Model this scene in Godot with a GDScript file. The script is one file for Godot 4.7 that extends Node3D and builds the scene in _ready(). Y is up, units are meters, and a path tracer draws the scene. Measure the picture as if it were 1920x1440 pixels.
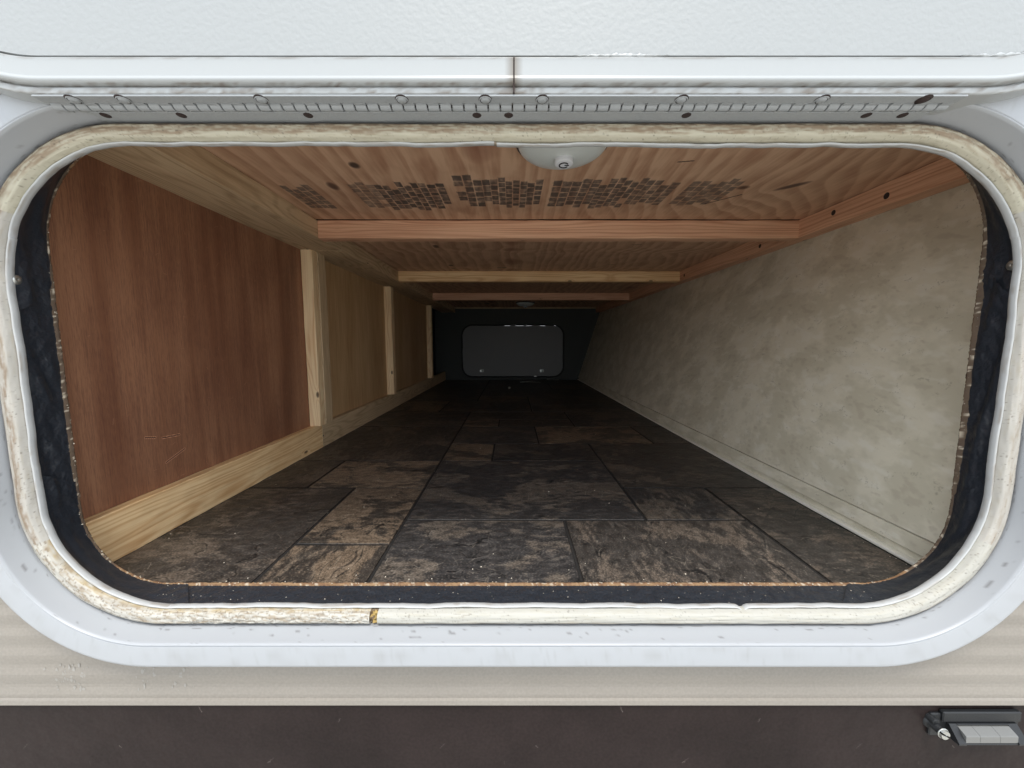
extends Node3D
# An open luggage hatch in the side of a travel trailer, looking through the pass-through storage bay.
# Measures: y_rel is height relative to the lens; the bay floor is world y = 0, the lens is 0.28 m above it.

const CY := 0.28
const WALL_L := -0.528
const RW0 := 0.508            # right wall at the floor
const RWM := 0.3087           # lean of the right wall (x per y)
const Z_CUT := 0.42
const Z_BACK := 2.97
var used := {}
var rng := RandomNumberGenerator.new()
var M := {}

# ---------------------------------------------------------------- bookkeeping
func numbered(n: String) -> String:
	if not used.has(n):
		used[n] = 0
		return n
	used[n] += 1
	return "%s_%03d" % [n, used[n]]

func tag(o, label: String, category: String, group := "", kind := ""):
	o.set_meta("label", label)
	if category != "": o.set_meta("category", category)
	if group != "": o.set_meta("group", group)
	if kind != "": o.set_meta("kind", kind)

func thing(called: String, at: Vector3, label: String, category: String, group := "") -> Node3D:
	var o := Node3D.new()
	o.name = numbered(called)
	add_child(o, true)
	o.position = at
	tag(o, label, category, group)
	return o

func struct(called: String) -> Node3D:
	var o := Node3D.new()
	o.name = called
	add_child(o, true)
	o.set_meta("kind", "structure")
	return o

func part(mb: MB, called: String, mat: Material, parent: Node3D, smooth := true) -> MeshInstance3D:
	var o := MeshInstance3D.new()
	o.name = called
	o.mesh = mb.mesh()
	o.material_override = mat
	parent.add_child(o, true)
	if parent != self:
		o.position = -world_at(parent)
	return o

func world_at(n: Node) -> Vector3:
	var p := Vector3.ZERO
	while n != self and n is Node3D:
		p += (n as Node3D).position
		n = n.get_parent()
	return p

# ---------------------------------------------------------------- mesh builder
class MB:
	var v := PackedVector3Array()
	var n := PackedVector3Array()
	var t := PackedVector2Array()
	var c := PackedColorArray()
	var i := PackedInt32Array()

	func mesh() -> ArrayMesh:
		var a := []
		a.resize(Mesh.ARRAY_MAX)
		a[Mesh.ARRAY_VERTEX] = v
		a[Mesh.ARRAY_NORMAL] = n
		a[Mesh.ARRAY_TEX_UV] = t
		a[Mesh.ARRAY_COLOR] = c
		a[Mesh.ARRAY_INDEX] = i
		var m := ArrayMesh.new()
		m.add_surface_from_arrays(Mesh.PRIMITIVE_TRIANGLES, a)
		return m

	# a sheet of nu x nv points, smooth; wrap_u / wrap_v smooth the normals over a doubled first row or column
	func grid(p: PackedVector3Array, nu: int, nv: int, uv: PackedVector2Array, col: PackedColorArray, wrap_u := false, wrap_v := false, flip := false):
		var b := v.size()
		var nn := PackedVector3Array()
		nn.resize(nu * nv)
		for x in nu - 1:
			for y in nv - 1:
				var q := x * nv + y
				var r := q + nv
				var fn := (p[q + 1] - p[r]).cross(p[r + 1] - p[q])
				if flip: fn = -fn
				nn[q] += fn; nn[q + 1] += fn; nn[r] += fn; nn[r + 1] += fn
				if flip:
					i.append_array([b + q, b + q + 1, b + r + 1, b + q, b + r + 1, b + r])
				else:
					i.append_array([b + q, b + r + 1, b + q + 1, b + q, b + r, b + r + 1])
		if wrap_u:
			for y in nv:
				var s := nn[y] + nn[(nu - 1) * nv + y]
				nn[y] = s; nn[(nu - 1) * nv + y] = s
		if wrap_v:
			for x in nu:
				var s := nn[x * nv] + nn[x * nv + nv - 1]
				nn[x * nv] = s; nn[x * nv + nv - 1] = s
		for k in nn.size(): nn[k] = nn[k].normalized()
		v.append_array(p); n.append_array(nn)
		if uv.size() == p.size(): t.append_array(uv)
		else:
			for k in p.size(): t.append(Vector2(p[k].x + p[k].z, p[k].y))
		if col.size() == p.size(): c.append_array(col)
		else:
			for k in p.size(): c.append(Color(1, 1, 1))

	func tri(a: Vector3, b2: Vector3, d: Vector3, ta: Vector2, tb: Vector2, td: Vector2, out: Vector3, col := Color(1, 1, 1)):
		var fn := (d - a).cross(b2 - a)
		if fn.length_squared() < 1e-18: return
		fn = fn.normalized()
		var b := v.size()
		if fn.dot(out) < 0:
			fn = -fn
			v.append_array([a, d, b2]); t.append_array([ta, td, tb])
		else:
			v.append_array([a, b2, d]); t.append_array([ta, tb, td])
		for k in 3:
			n.append(fn); c.append(col); i.append(b + k)

	func uvof(p: Vector3, k: int, ax: int, off: Vector2) -> Vector2:
		var o := 3 - ax - k
		if k == ax:
			var q: int = (ax + 1) % 3
			return Vector2(p[q] * 0.3, p[3 - q - ax]) + off
		return Vector2(p[ax], p[o] + 0.17 * k) + off

	func quad(a: Vector3, b: Vector3, d: Vector3, e: Vector3, out: Vector3, k: int, ax: int, off: Vector2, col := Color(1, 1, 1)):
		var ta := uvof(a, k, ax, off); var tb := uvof(b, k, ax, off); var td := uvof(d, k, ax, off); var te := uvof(e, k, ax, off)
		tri(a, b, d, ta, tb, td, out, col)
		tri(a, d, e, ta, td, te, out, col)

	# chamfered box; ax is the axis the grain runs along
	func box(cn: Vector3, s: Vector3, bv := 0.001, ax := 0, off := Vector2.ZERO, col := Color(1, 1, 1)):
		var h := s * 0.5
		for k in 3:
			var p: int = (k + 1) % 3
			var q: int = (k + 2) % 3
			for sg in [-1.0, 1.0]:
				var f: Array = []
				for w in [[-1, -1], [1, -1], [1, 1], [-1, 1]]:
					var g := Vector3.ZERO
					g[k] = sg * h[k]; g[p] = w[0] * (h[p] - bv); g[q] = w[1] * (h[q] - bv)
					f.append(cn + g)
				var o := Vector3.ZERO
				o[k] = sg
				quad(f[0], f[1], f[2], f[3], o, k, ax, off, col)
		if bv <= 0: return
		for k in 3:
			var p: int = (k + 1) % 3
			var q: int = (k + 2) % 3
			for sp in [-1.0, 1.0]:
				for sq in [-1.0, 1.0]:
					var f: Array = []
					for w in [[0, -1], [0, 1], [1, 1], [1, -1]]:
						var g := Vector3.ZERO
						g[k] = w[1] * (h[k] - bv)
						g[p] = sp * (h[p] if w[0] == 0 else h[p] - bv)
						g[q] = sq * (h[q] - bv if w[0] == 0 else h[q])
						f.append(cn + g)
					var o := Vector3.ZERO
					o[p] = sp; o[q] = sq
					quad(f[0], f[1], f[2], f[3], o, p if ax != p else q, ax, off, col)
		for sx in [-1.0, 1.0]:
			for sy in [-1.0, 1.0]:
				for sz in [-1.0, 1.0]:
					var g := Vector3(sx, sy, sz)
					var a := cn + g * Vector3(h.x, h.y - bv, h.z - bv)
					var b := cn + g * Vector3(h.x - bv, h.y, h.z - bv)
					var d := cn + g * Vector3(h.x - bv, h.y - bv, h.z)
					tri(a, b, d, off, off, off, g, col)

	# a tube along a polyline
	func tube(path: PackedVector3Array, rad: PackedFloat32Array, ns := 8, col := Color(1, 1, 1), caps := true):
		var p := PackedVector3Array()
		var uv := PackedVector2Array()
		var up := Vector3(0.31, 0.87, 0.38)
		var run := 0.0
		for k in path.size():
			var d := (path[mini(k + 1, path.size() - 1)] - path[maxi(k - 1, 0)]).normalized()
			if k > 0: run += path[k].distance_to(path[k - 1])
			if absf(d.dot(up)) > 0.95: up = Vector3(0.9, 0.1, 0.3)
			var a := d.cross(up).normalized()
			var b := d.cross(a)
			for j in ns + 1:
				var g := TAU * j / ns
				p.append(path[k] + (a * cos(g) + b * sin(g)) * rad[k])
				uv.append(Vector2(run, g * rad[k]))
		var cl := PackedColorArray()
		cl.resize(p.size()); cl.fill(col)
		grid(p, path.size(), ns + 1, uv, cl, false, true)
		if caps:
			for e in [0, path.size() - 1]:
				var d: Vector3 = (path[0] - path[1]) if e == 0 else (path[e] - path[e - 1])
				for j in ns:
					tri(path[e], p[e * (ns + 1) + j], p[e * (ns + 1) + j + 1], Vector2.ZERO, Vector2.ZERO, Vector2.ZERO, d, col)

	# a turned shape: profile of (radius, height) along dir
	func lathe(o: Vector3, dir: Vector3, prof: Array, ns := 32, col := Color(1, 1, 1)):
		var w := dir.normalized()
		var a := w.cross(Vector3(0.2, 0.3, 0.93) if absf(w.z) < 0.9 else Vector3(1, 0.2, 0)).normalized()
		var b := w.cross(a)
		var p := PackedVector3Array()
		var uv := PackedVector2Array()
		for q in prof:
			for j in ns + 1:
				var g := TAU * j / ns
				p.append(o + w * q.y + (a * cos(g) + b * sin(g)) * q.x)
				uv.append(Vector2(g, q.y))
		var cl := PackedColorArray()
		cl.resize(p.size()); cl.fill(col)
		grid(p, prof.size(), ns + 1, uv, cl, false, true, true)

func V(x: float, y: float, z: float) -> Vector3:      # height relative to the lens, depth in front of it
	return Vector3(x, y + CY, -z)

# ---------------------------------------------------------------- loops and sweeps
# a rounded rectangle: [points, outward normals], anticlockwise from the left end of the bottom side
func rr(x0: float, x1: float, y0: float, y1: float, rb: float, rt: float, nx: int, ny: int, na: int) -> Array:
	var p := PackedVector2Array()
	var n := PackedVector2Array()
	for k in nx:
		p.append(Vector2(lerpf(x0 + rb, x1 - rb, float(k) / nx), y0)); n.append(Vector2(0, -1))
	arc(p, n, Vector2(x1 - rb, y0 + rb), rb, -90, na)
	for k in ny:
		p.append(Vector2(x1, lerpf(y0 + rb, y1 - rt, float(k) / ny))); n.append(Vector2(1, 0))
	arc(p, n, Vector2(x1 - rt, y1 - rt), rt, 0, na)
	for k in nx:
		p.append(Vector2(lerpf(x1 - rt, x0 + rt, float(k) / nx), y1)); n.append(Vector2(0, 1))
	arc(p, n, Vector2(x0 + rt, y1 - rt), rt, 90, na)
	for k in ny:
		p.append(Vector2(x0, lerpf(y1 - rt, y0 + rb, float(k) / ny))); n.append(Vector2(-1, 0))
	arc(p, n, Vector2(x0 + rb, y0 + rb), rb, 180, na)
	return [p, n]

func refine(prof: Array, k: int) -> Array:          # a smooth curve through a profile, k points to each step
	var o: Array = []
	for e in prof.size() - 1:
		var p0: Vector2 = prof[maxi(e - 1, 0)]
		var p3: Vector2 = prof[mini(e + 2, prof.size() - 1)]
		for q in k: o.append(prof[e].cubic_interpolate(prof[e + 1], p0, p3, float(q) / k))
	o.append(prof[prof.size() - 1])
	return o

func arc(p: PackedVector2Array, n: PackedVector2Array, c: Vector2, r: float, from: float, na: int):
	for k in na:
		var a := deg_to_rad(from + 90.0 * k / na)
		var d := Vector2(cos(a), sin(a))
		p.append(c + d * r); n.append(d)

func turn_loop(l: Array, start: int, count: int) -> Array:
	var p := PackedVector2Array()
	var n := PackedVector2Array()
	var m: int = l[0].size()
	for k in count:
		p.append(l[0][(start + k) % m]); n.append(l[1][(start + k) % m])
	return [p, n]

# sweep a profile of (outward offset, depth) round a loop; wob(s, j) -> Vector2 shift, tint(p, s, j) -> Color
func sweep(mb: MB, l: Array, prof: Array, closed := true, wob = null, tint = null, flip := false):
	var p := PackedVector3Array()
	var uv := PackedVector2Array()
	var cl := PackedColorArray()
	var m: int = l[0].size()
	var cnt := m + (1 if closed else 0)
	var s := 0.0
	for k in cnt:
		var q: Vector2 = l[0][k % m]
		var nn: Vector2 = l[1][k % m]
		if k > 0: s += q.distance_to(l[0][k - 1])
		for j in prof.size():
			var d: Vector2 = prof[j]
			if wob != null: d += wob.call(s if k < m else 0.0, j, q)
			var g := q + nn * d.x
			p.append(V(g.x, g.y, d.y))
			uv.append(Vector2(s, j * 0.01))
			cl.append(tint.call(q, s, j) if tint != null else Color(1, 1, 1))
	mb.grid(p, cnt, prof.size(), uv, cl, closed, false, flip)

# a straight timber from a to b with a slightly uneven rounded-corner section
func plank(mb: MB, a: Vector3, b: Vector3, up: Vector3, w: float, h: float, bev: float, wob: float, sd: int, uoff := Vector2.ZERO):
	var d := (b - a).normalized()
	var side := d.cross(up).normalized()
	var u2 := side.cross(d).normalized()
	var nz := noise(sd, 14.0, 2)
	var len := a.distance_to(b)
	var nl: int = clampi(int(len / 0.03), 2, 90)
	var sec: Array = []
	for cnr in [[1, 1], [-1, 1], [-1, -1], [1, -1]]:
		var cx: float = cnr[0] * (w * 0.5 - bev)
		var cy: float = cnr[1] * (h * 0.5 - bev)
		var a0: float = {[1, 1]: 0.0, [-1, 1]: 90.0, [-1, -1]: 180.0, [1, -1]: 270.0}[cnr]
		for k in 3:
			var g := deg_to_rad(a0 + 45.0 * k)
			sec.append(Vector2(cx + cos(g) * bev, cy + sin(g) * bev))
	sec.append(sec[0])
	var p := PackedVector3Array()
	var uv := PackedVector2Array()
	for k in nl + 1:
		var f := float(k) / nl
		var o := a.lerp(b, f)
		var run := 0.0
		for j in sec.size():
			if j > 0: run += sec[j].distance_to(sec[j - 1])
			var jj: int = j % 12
			var w1 := nz.get_noise_2d(f * len, jj / 3 * 7.3) * wob
			var w2 := nz.get_noise_2d(f * len + 50.0, jj / 3 * 7.3) * wob
			p.append(o + side * (sec[j].x + w1) + u2 * (sec[j].y + w2))
			uv.append(Vector2(f * len, run) + uoff)
	mb.grid(p, nl + 1, sec.size(), uv, PackedColorArray(), false, true)
	for e in [0, nl]:
		var o: Vector3 = a if e == 0 else b
		for j in sec.size() - 1:
			var q0 := p[e * sec.size() + j]
			var q1 := p[e * sec.size() + j + 1]
			mb.tri(o, q0, q1, uoff, uoff + Vector2(0.02, sec[j].x), uoff + Vector2(0.02, sec[j + 1].x), (-d if e == 0 else d))

# ---------------------------------------------------------------- noise, textures, materials
func noise(sd: int, freq: float, oct := 4) -> FastNoiseLite:
	var f := FastNoiseLite.new()
	f.seed = sd
	f.noise_type = FastNoiseLite.TYPE_SIMPLEX_SMOOTH
	f.frequency = freq
	f.fractal_type = FastNoiseLite.FRACTAL_FBM if oct > 1 else FastNoiseLite.FRACTAL_NONE
	f.fractal_octaves = oct
	return f

func paint(w: int, h: int, f: Callable) -> Image:
	var d := PackedByteArray()
	d.resize(w * h * 3)
	var k := 0
	for y in h:
		for x in w:
			var c: Color = f.call(x, y)
			d[k] = int(clampf(c.r, 0, 1) * 255.0); d[k + 1] = int(clampf(c.g, 0, 1) * 255.0); d[k + 2] = int(clampf(c.b, 0, 1) * 255.0)
			k += 3
	return Image.create_from_data(w, h, false, Image.FORMAT_RGB8, d)

func tex(im: Image) -> ImageTexture:
	im.generate_mipmaps()
	return ImageTexture.create_from_image(im)

func bump(sd: int, freq: float, size: int, strength: float, oct := 4) -> ImageTexture:
	var f := noise(sd, freq, oct)
	var im := f.get_seamless_image(size, size)
	im.convert(Image.FORMAT_RGBA8)
	im.bump_map_to_normal_map(strength)
	return tex(im)

func rgb(r: float, g: float, b: float) -> Color:
	return Color(r / 255.0, g / 255.0, b / 255.0)

func mat(col: Color, rough: float, metal := 0.0) -> StandardMaterial3D:
	var m := StandardMaterial3D.new()
	m.albedo_color = col
	m.roughness = rough
	m.metallic = metal
	return m

func textured(im: Image, per: Vector2, rough: float, bump_tex: Texture2D = null, bscale := 0.4) -> StandardMaterial3D:
	var m := StandardMaterial3D.new()
	m.albedo_texture = tex(im)
	m.roughness = rough
	m.uv1_scale = Vector3(1.0 / per.x, 1.0 / per.y, 1)
	if bump_tex != null:
		m.normal_enabled = true
		m.normal_texture = bump_tex
		m.normal_scale = bscale
	return m

func tri_bump(m: StandardMaterial3D, b: Texture2D, per: float, sc: float):
	m.normal_enabled = true
	m.normal_texture = b
	m.normal_scale = sc
	m.uv1_triplanar = true
	m.uv1_world_triplanar = true
	m.uv1_scale = Vector3.ONE / per

# softwood: grain along u; knots are (u, v, radius) in pixels
func wood_image(w: int, h: int, sd: int, light: Color, dark: Color, period: float, knots: Array) -> Image:
	var n1 := noise(sd, 0.006, 2)
	var n2 := noise(sd + 1, 0.05, 3)
	var n3 := noise(sd + 2, 0.012, 2)
	return paint(w, h, func(x, y):
		var r: float = y / period + n1.get_noise_2d(x * 0.35, y * 1.4) * 3.2
		var kn := 0.0
		for k in knots:
			var dx: float = (x - k[0]) / 1.4
			var dy: float = y - k[1]
			var q: float = (dx * dx + dy * dy) / (k[2] * k[2])
			if q < 30.0:
				r += 1.6 * exp(-q * 0.25) * signf(dy)
				kn = maxf(kn, clampf(1.25 - q, 0, 1))
		var s := pow(0.5 + 0.5 * sin(TAU * r), 2.5)
		var fib := n2.get_noise_2d(x * 0.07, y * 3.0)
		var pat := n3.get_noise_2d(x * 0.5, y)
		var c := light.lerp(dark, clampf(0.12 + s * 0.42 + fib * 0.32 + pat * 0.22, 0, 1))
		return c.lerp(dark.darkened(0.6), kn * 0.85))

func mirrored(im: Image) -> Image:        # doubled by its mirror images, so that it repeats without an edge
	var w := im.get_width()
	var h := im.get_height()
	var o := Image.create(w * 2, h * 2, false, im.get_format())
	for fx in 2:
		for fy in 2:
			var q: Image = im.duplicate()
			if fx == 1: q.flip_x()
			if fy == 1: q.flip_y()
			o.blit_rect(q, Rect2i(0, 0, w, h), Vector2i(fx * w, fy * h))
	return o

func slate_image(size: int, sd: int, base: Color, rust: Color, pale: Color, amount: float) -> Image:
	var a := noise(sd, 0.0034, 5)
	var b := noise(sd + 1, 0.03, 4)
	var d := noise(sd + 2, 0.006, 4)
	var e := noise(sd + 3, 0.2, 2)
	var wv := noise(sd + 4, 0.004, 3)
	return paint(size, size, func(x, y):
		var wx: float = x + wv.get_noise_2d(x, y) * 160.0
		var wy: float = y * 2.2 + wv.get_noise_2d(x + 900.0, y) * 160.0
		var q := a.get_noise_2d(wx, wy)
		var f := b.get_noise_2d(x, y * 2.2)
		var g := e.get_noise_2d(x, y * 1.8)
		var c := base * (0.92 + 0.34 * f + 0.22 * g)
		var m := smoothstep(0.0 - amount, 0.42 - amount, q * 1.1 + f * 0.34 + g * 0.16)
		c = c.lerp(rust * (1.0 + 0.5 * g + 0.3 * f), m * 0.85)
		var vein := absf(d.get_noise_2d(wx * 0.8 + 300.0, wy * 0.7))
		var vd := (1.0 - smoothstep(0.0, 0.045, vein)) * smoothstep(-0.1, 0.25, wv.get_noise_2d(x * 2.0, y * 2.0 + 400.0))
		c = c.lerp(Color(0.06, 0.06, 0.065), vd * 0.8)
		c = c.lerp(pale, smoothstep(0.03, 0.05, vein) * (1.0 - smoothstep(0.05, 0.11, vein)) * 0.35 * clampf(0.5 + 2.0 * f, 0, 1))
		c = c.lerp(pale, clampf((g - 0.35) * 2.2, 0, 0.6))
		return c)

func scratches(im: Image, sd: int, count: int, col: Color, longest: int):
	var r := RandomNumberGenerator.new()
	r.seed = sd
	var w := im.get_width()
	var h := im.get_height()
	for k in count:
		var p := Vector2(r.randf() * w, r.randf() * h)
		var a := r.randf() * TAU
		var n := r.randi_range(3, longest)
		var al := r.randf_range(0.15, 0.6)
		var bend := r.randf_range(-0.02, 0.02)
		for s in n:
			p += Vector2(cos(a), sin(a)); a += bend
			var x := posmod(int(p.x), w)
			var y := posmod(int(p.y), h)
			im.set_pixel(x, y, im.get_pixel(x, y).lerp(col, al))

func line_on(im: Image, a: Vector2, b: Vector2, r: float, col: Color, al: float):
	var n := int(a.distance_to(b) * 2.0) + 1
	for k in n + 1:
		var p := a.lerp(b, float(k) / n)
		for dx in range(-2, 3):
			for dy in range(-2, 3):
				var x := int(p.x) + dx
				var y := int(p.y) + dy
				if x < 0 or y < 0 or x >= im.get_width() or y >= im.get_height(): continue
				if Vector2(x + 0.5, y + 0.5).distance_to(p) <= r:
					im.set_pixel(x, y, im.get_pixel(x, y).lerp(col, al))

func ink(x: float, z: float, nz: FastNoiseLite) -> float:     # the roller stamp on the plywood: rows of little oblong cells
	if z < 0.64 or z > 0.83: return 0.0
	var cw := 0.0145
	var ci := floorf(x / cw + 0.35 * sin(x * 31.0))
	var fx := x / cw + 0.35 * sin(x * 31.0) - ci
	var ch := 0.015 + 0.010 * absf(sin(ci * 12.9))
	var sh := absf(sin(ci * 78.23)) * 3.0
	var ri := floorf(z / ch + sh)
	var fz := z / ch + sh - ri
	var cx := (ci + 0.5) * cw
	var cz := (ri + 0.5 - sh) * ch
	var best := 0.0
	for b in [[-0.412, -0.35, 0.70, 0.81, 0.8], [-0.292, -0.250, 0.685, 0.80, 0.6], [-0.242, -0.115, 0.685, 0.815, 1.0], [-0.10, 0.06, 0.664, 0.798, 0.95],
			[0.068, 0.215, 0.672, 0.805, 0.9], [0.215, 0.29, 0.676, 0.785, 0.8], [0.30, 0.39, 0.676, 0.785, 0.7]]:
		if cx > b[0] and cx < b[1] and cz > b[2] and cz < b[3]:
			var e: float = minf(minf(cx - b[0], b[1] - cx) / 0.03, minf(cz - b[2], b[3] - cz) / 0.05)
			if nz.get_noise_2d(cx * 1300.0, cz * 900.0) + e > -0.12: best = b[4]
	if best <= 0.0: return 0.0
	var sp := nz.get_noise_2d(x * 3800.0, z * 2000.0)
	if fx < 0.12 or fz < 0.13: return best * clampf(sp, 0, 0.5)
	var id := absf(sin(ci * 3.1 + ri * 7.7))
	return best * clampf(0.62 + 0.38 * id + sp * 0.5, 0, 1)

func materials():
	var fine := bump(5, 0.09, 256, 3.0)
	M.white = mat(rgb(168, 171, 175), 0.38)
	M.white.vertex_color_use_as_albedo = true
	M.trim = mat(rgb(169, 172, 173), 0.34)
	M.trim.vertex_color_use_as_albedo = true
	M.door_panel = mat(rgb(158, 161, 162), 0.55)
	tri_bump(M.door_panel, bump(11, 0.10, 512, 3.0, 3), 0.30, 0.13)
	M.seal = mat(Color(1, 1, 1), 0.62)
	M.seal.vertex_color_use_as_albedo = true
	M.hinge = mat(rgb(160, 164, 167), 0.45)
	tri_bump(M.hinge, fine, 0.08, 0.2)
	M.rust = mat(rgb(52, 40, 38), 0.85)
	M.zinc = mat(rgb(190, 192, 188), 0.3, 0.9)
	M.tape = mat(rgb(42, 46, 53), 0.42)
	tri_bump(M.tape, bump(21, 0.012, 512, 9.0, 4), 0.13, 0.9)
	M.black = mat(rgb(24, 26, 29), 0.5)
	tri_bump(M.black, fine, 0.05, 0.25)
	M.edge = mat(Color(1, 1, 1), 0.9)
	M.edge.vertex_color_use_as_albedo = true
	M.crumb = mat(rgb(214, 204, 186), 0.8)
	M.dark = mat(rgb(30, 30, 30), 0.8)
	M.grout = mat(rgb(30, 28, 27), 0.85)
	M.lens = mat(rgb(214, 219, 216), 0.3)
	M.switch = mat(rgb(226, 228, 232), 0.35)
	M.foam = mat(rgb(176, 150, 92), 0.9)
	M.dark_wall = mat(rgb(66, 70, 68), 0.7)
	M.recess = mat(rgb(34, 34, 36), 0.8)

	var wn := bump(31, 0.06, 256, 2.5)
	M.pine = textured(mirrored(wood_image(512, 256, 41, rgb(248, 214, 164), rgb(200, 148, 96), 20.0, [[90, 20, 4], [385, 214, 5], [300, 60, 3]])), Vector2(1.24, 0.32), 0.62, wn, 0.25)
	M.pale_pine = textured(mirrored(wood_image(512, 256, 44, rgb(252, 226, 184), rgb(216, 170, 122), 22.0, [[60, 120, 6], [330, 215, 6], [200, 30, 6], [440, 150, 5]])), Vector2(1.0, 0.32), 0.6, wn, 0.2)
	M.fir = textured(mirrored(wood_image(512, 256, 47, rgb(230, 184, 150), rgb(184, 128, 98), 15.0, [[60, 40, 3], [300, 190, 3], [205, 60, 3], [440, 220, 4]])), Vector2(1.4, 0.28), 0.6, wn, 0.2)
	M.grey_pine = textured(mirrored(wood_image(512, 256, 49, rgb(212, 186, 150), rgb(162, 134, 102), 24.0, [[70, 230, 4], [330, 30, 3]])), Vector2(1.2, 0.32), 0.7, wn, 0.3)

	# reddish luan door skin, grain upright
	var l1 := noise(61, 0.012, 4)
	var l2 := noise(62, 0.16, 3)
	var l3 := noise(63, 0.006, 3)
	var im := paint(900, 768, func(xx, yy):
		var x: float = xx * 0.6667
		var y: float = yy * 0.6667
		var a := l1.get_noise_2d(x * 1.6, y * 0.13)
		var f := l2.get_noise_2d(x * 2.6, y * 0.05) * 0.6 + l2.get_noise_2d(x * 6.0 + 500.0, y * 0.35) * 0.7
		var p := l3.get_noise_2d(x, y * 0.8)
		var c := rgb(134, 90, 66).lerp(rgb(168, 122, 92), clampf(0.45 + a * 0.9 + p * 0.15, 0, 1))
		return c.lerp(rgb(92, 58, 48), clampf(f * 0.6 + 0.12 - p * 0.2, 0, 0.5)))
	scratches(im, 64, 160, rgb(196, 150, 122), 14)
	# scrapes: position on the panel (depth, height) -> pixels
	for sc in [[[0.542, -0.135], [0.558, -0.139]], [[0.569, -0.142], [0.599, -0.144]], [[0.571, -0.181], [0.606, -0.169]]]:
		var q: Array = []
		for e in sc: q.append(Vector2((e[0] - 0.42) / 0.565 * 900.0, (0.275 - e[1]) / 0.555 * 768.0))
		line_on(im, q[0], q[1], 2.6, rgb(214, 160, 126), 0.35)
		line_on(im, q[0], q[1], 1.1, rgb(66, 38, 30), 0.6)
	M.luan = textured(im, Vector2(1, 1), 0.55, bump(65, 0.05, 256, 2.0), 0.15)

	var p1 := noise(71, 0.01, 4)
	var p2 := noise(72, 0.12, 3)
	im = paint(512, 384, func(x, y):
		var a := p1.get_noise_2d(x * 1.0, y * 0.3)
		var f := p2.get_noise_2d(x * 1.2, y * 0.12)
		var c := rgb(214, 180, 136).lerp(rgb(178, 138, 96), clampf(0.4 + a * 0.5 + f * 0.4, 0, 1))
		return c)
	M.ply = textured(mirrored(im), Vector2(2, 2), 0.6)

	# plywood ceiling of the first bay with the stamped ink; pixels map to x -0.44..0.68, z 0.40..0.90
	var c1 := noise(81, 0.004, 3)
	var c2 := noise(82, 0.09, 3)
	var c3 := noise(83, 0.02, 3)
	im = paint(1120, 500, func(px, py):
		var x: float = -0.44 + px * 0.001
		var z: float = 0.40 + py * 0.001
		var sk := clampf((x - 0.05) * 0.55, 0, 0.35) * (z - 0.65) * 2.0
		var kx := (x - 0.415) / 0.10
		var kz := (z - 0.71) / 0.085
		var q := kx * kx + kz * kz
		var r := (x - sk) / 0.031 + c1.get_noise_2d(px * 1.0, py * 0.22) * 1.7
		r += 2.0 * exp(-q * 0.9)
		var s := fposmod(r, 1.0)
		s = smoothstep(0.0, 0.75, s) * (1.0 - smoothstep(0.85, 1.0, s))
		var f := c2.get_noise_2d(px * 1.5, py * 0.10)
		var g := c3.get_noise_2d(px, py * 0.5)
		var c := rgb(216, 178, 147).lerp(rgb(166, 121, 94), clampf(s * 0.48 + f * 0.22 + g * 0.35, 0, 1))
		c = c.lerp(rgb(74, 48, 38), clampf(1.0 - ((x - 0.405) * (x - 0.405) * 6400.0 + (z - 0.706) * (z - 0.706) * 10000.0), 0, 1) * 0.8)
		c = c.lerp(rgb(64, 44, 40), clampf(1.2 - (pow((x - 0.487) / 0.021, 2) + pow((z - 0.70 + (x - 0.487) * 0.8) / 0.012, 2)), 0, 1) * 0.75)
		c = c.lerp(rgb(52, 40, 36), clampf(1.3 - (pow((x + 0.243) / 0.008, 2) + pow((z - 0.622) / 0.011, 2)), 0, 1) * 0.8)
		c = c.lerp(rgb(66, 46, 42), clampf(1.2 - (pow((x + 0.312) / 0.009, 2) + pow((z - 0.70) / 0.018, 2)), 0, 1) * 0.7)
		c = c.lerp(rgb(120, 72, 56), clampf(1.0 - (pow((x + 0.05) / 0.028, 2) + pow((z - 0.56) / 0.06, 2)), 0, 1) * 0.45)
		return c.lerp(rgb(44, 45, 49), ink(x, z, c3) * 0.68))
	line_on(im, Vector2(818, 385), Vector2(862, 338), 1.5, rgb(48, 38, 36), 0.7)
	line_on(im, Vector2(690, 210), Vector2(712, 206), 1.5, rgb(60, 44, 38), 0.6)
	M.ceiling = textured(im, Vector2(1, 1), 0.6)

	# marbled vinyl on the sloping front wall
	var v1 := noise(91, 0.011, 5)
	var v2 := noise(92, 0.07, 4)
	var v3 := noise(93, 0.03, 4)
	im = paint(900, 640, func(x, y):
		var a := v1.get_noise_2d(x * 0.8 + y * 0.2, y)
		var b := v2.get_noise_2d(x * 0.7 + y * 0.2, y * 1.1)
		var d := v3.get_noise_2d(x * 0.6 + y * 0.4, y * 1.2)
		var c := rgb(210, 203, 182).lerp(rgb(226, 219, 199), smoothstep(-0.3, 0.35, a + b * 0.3))
		c = c.lerp(rgb(236, 232, 220), smoothstep(0.10, 0.50, d + a * 0.4) * 0.4)
		var vn := absf(v1.get_noise_2d(x * 1.1 + d * 22.0 + 700.0, y * 1.6 + b * 14.0))
		c = c.lerp(rgb(150, 142, 122), (1.0 - smoothstep(0.0, 0.018, vn)) * 0.5 * smoothstep(-0.1, 0.2, d))
		c = c.lerp(rgb(186, 176, 156), smoothstep(0.26, 0.55, -d * 0.8 - a * 0.3 + b * 0.35) * 0.45)
		return c.lerp(rgb(146, 132, 110), smoothstep(0.6, 0.75, b) * 0.2))
	M.vinyl = textured(mirrored(im), Vector2(1.8, 1.28), 0.5, bump(94, 0.05, 256, 2.0), 0.15)
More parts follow.
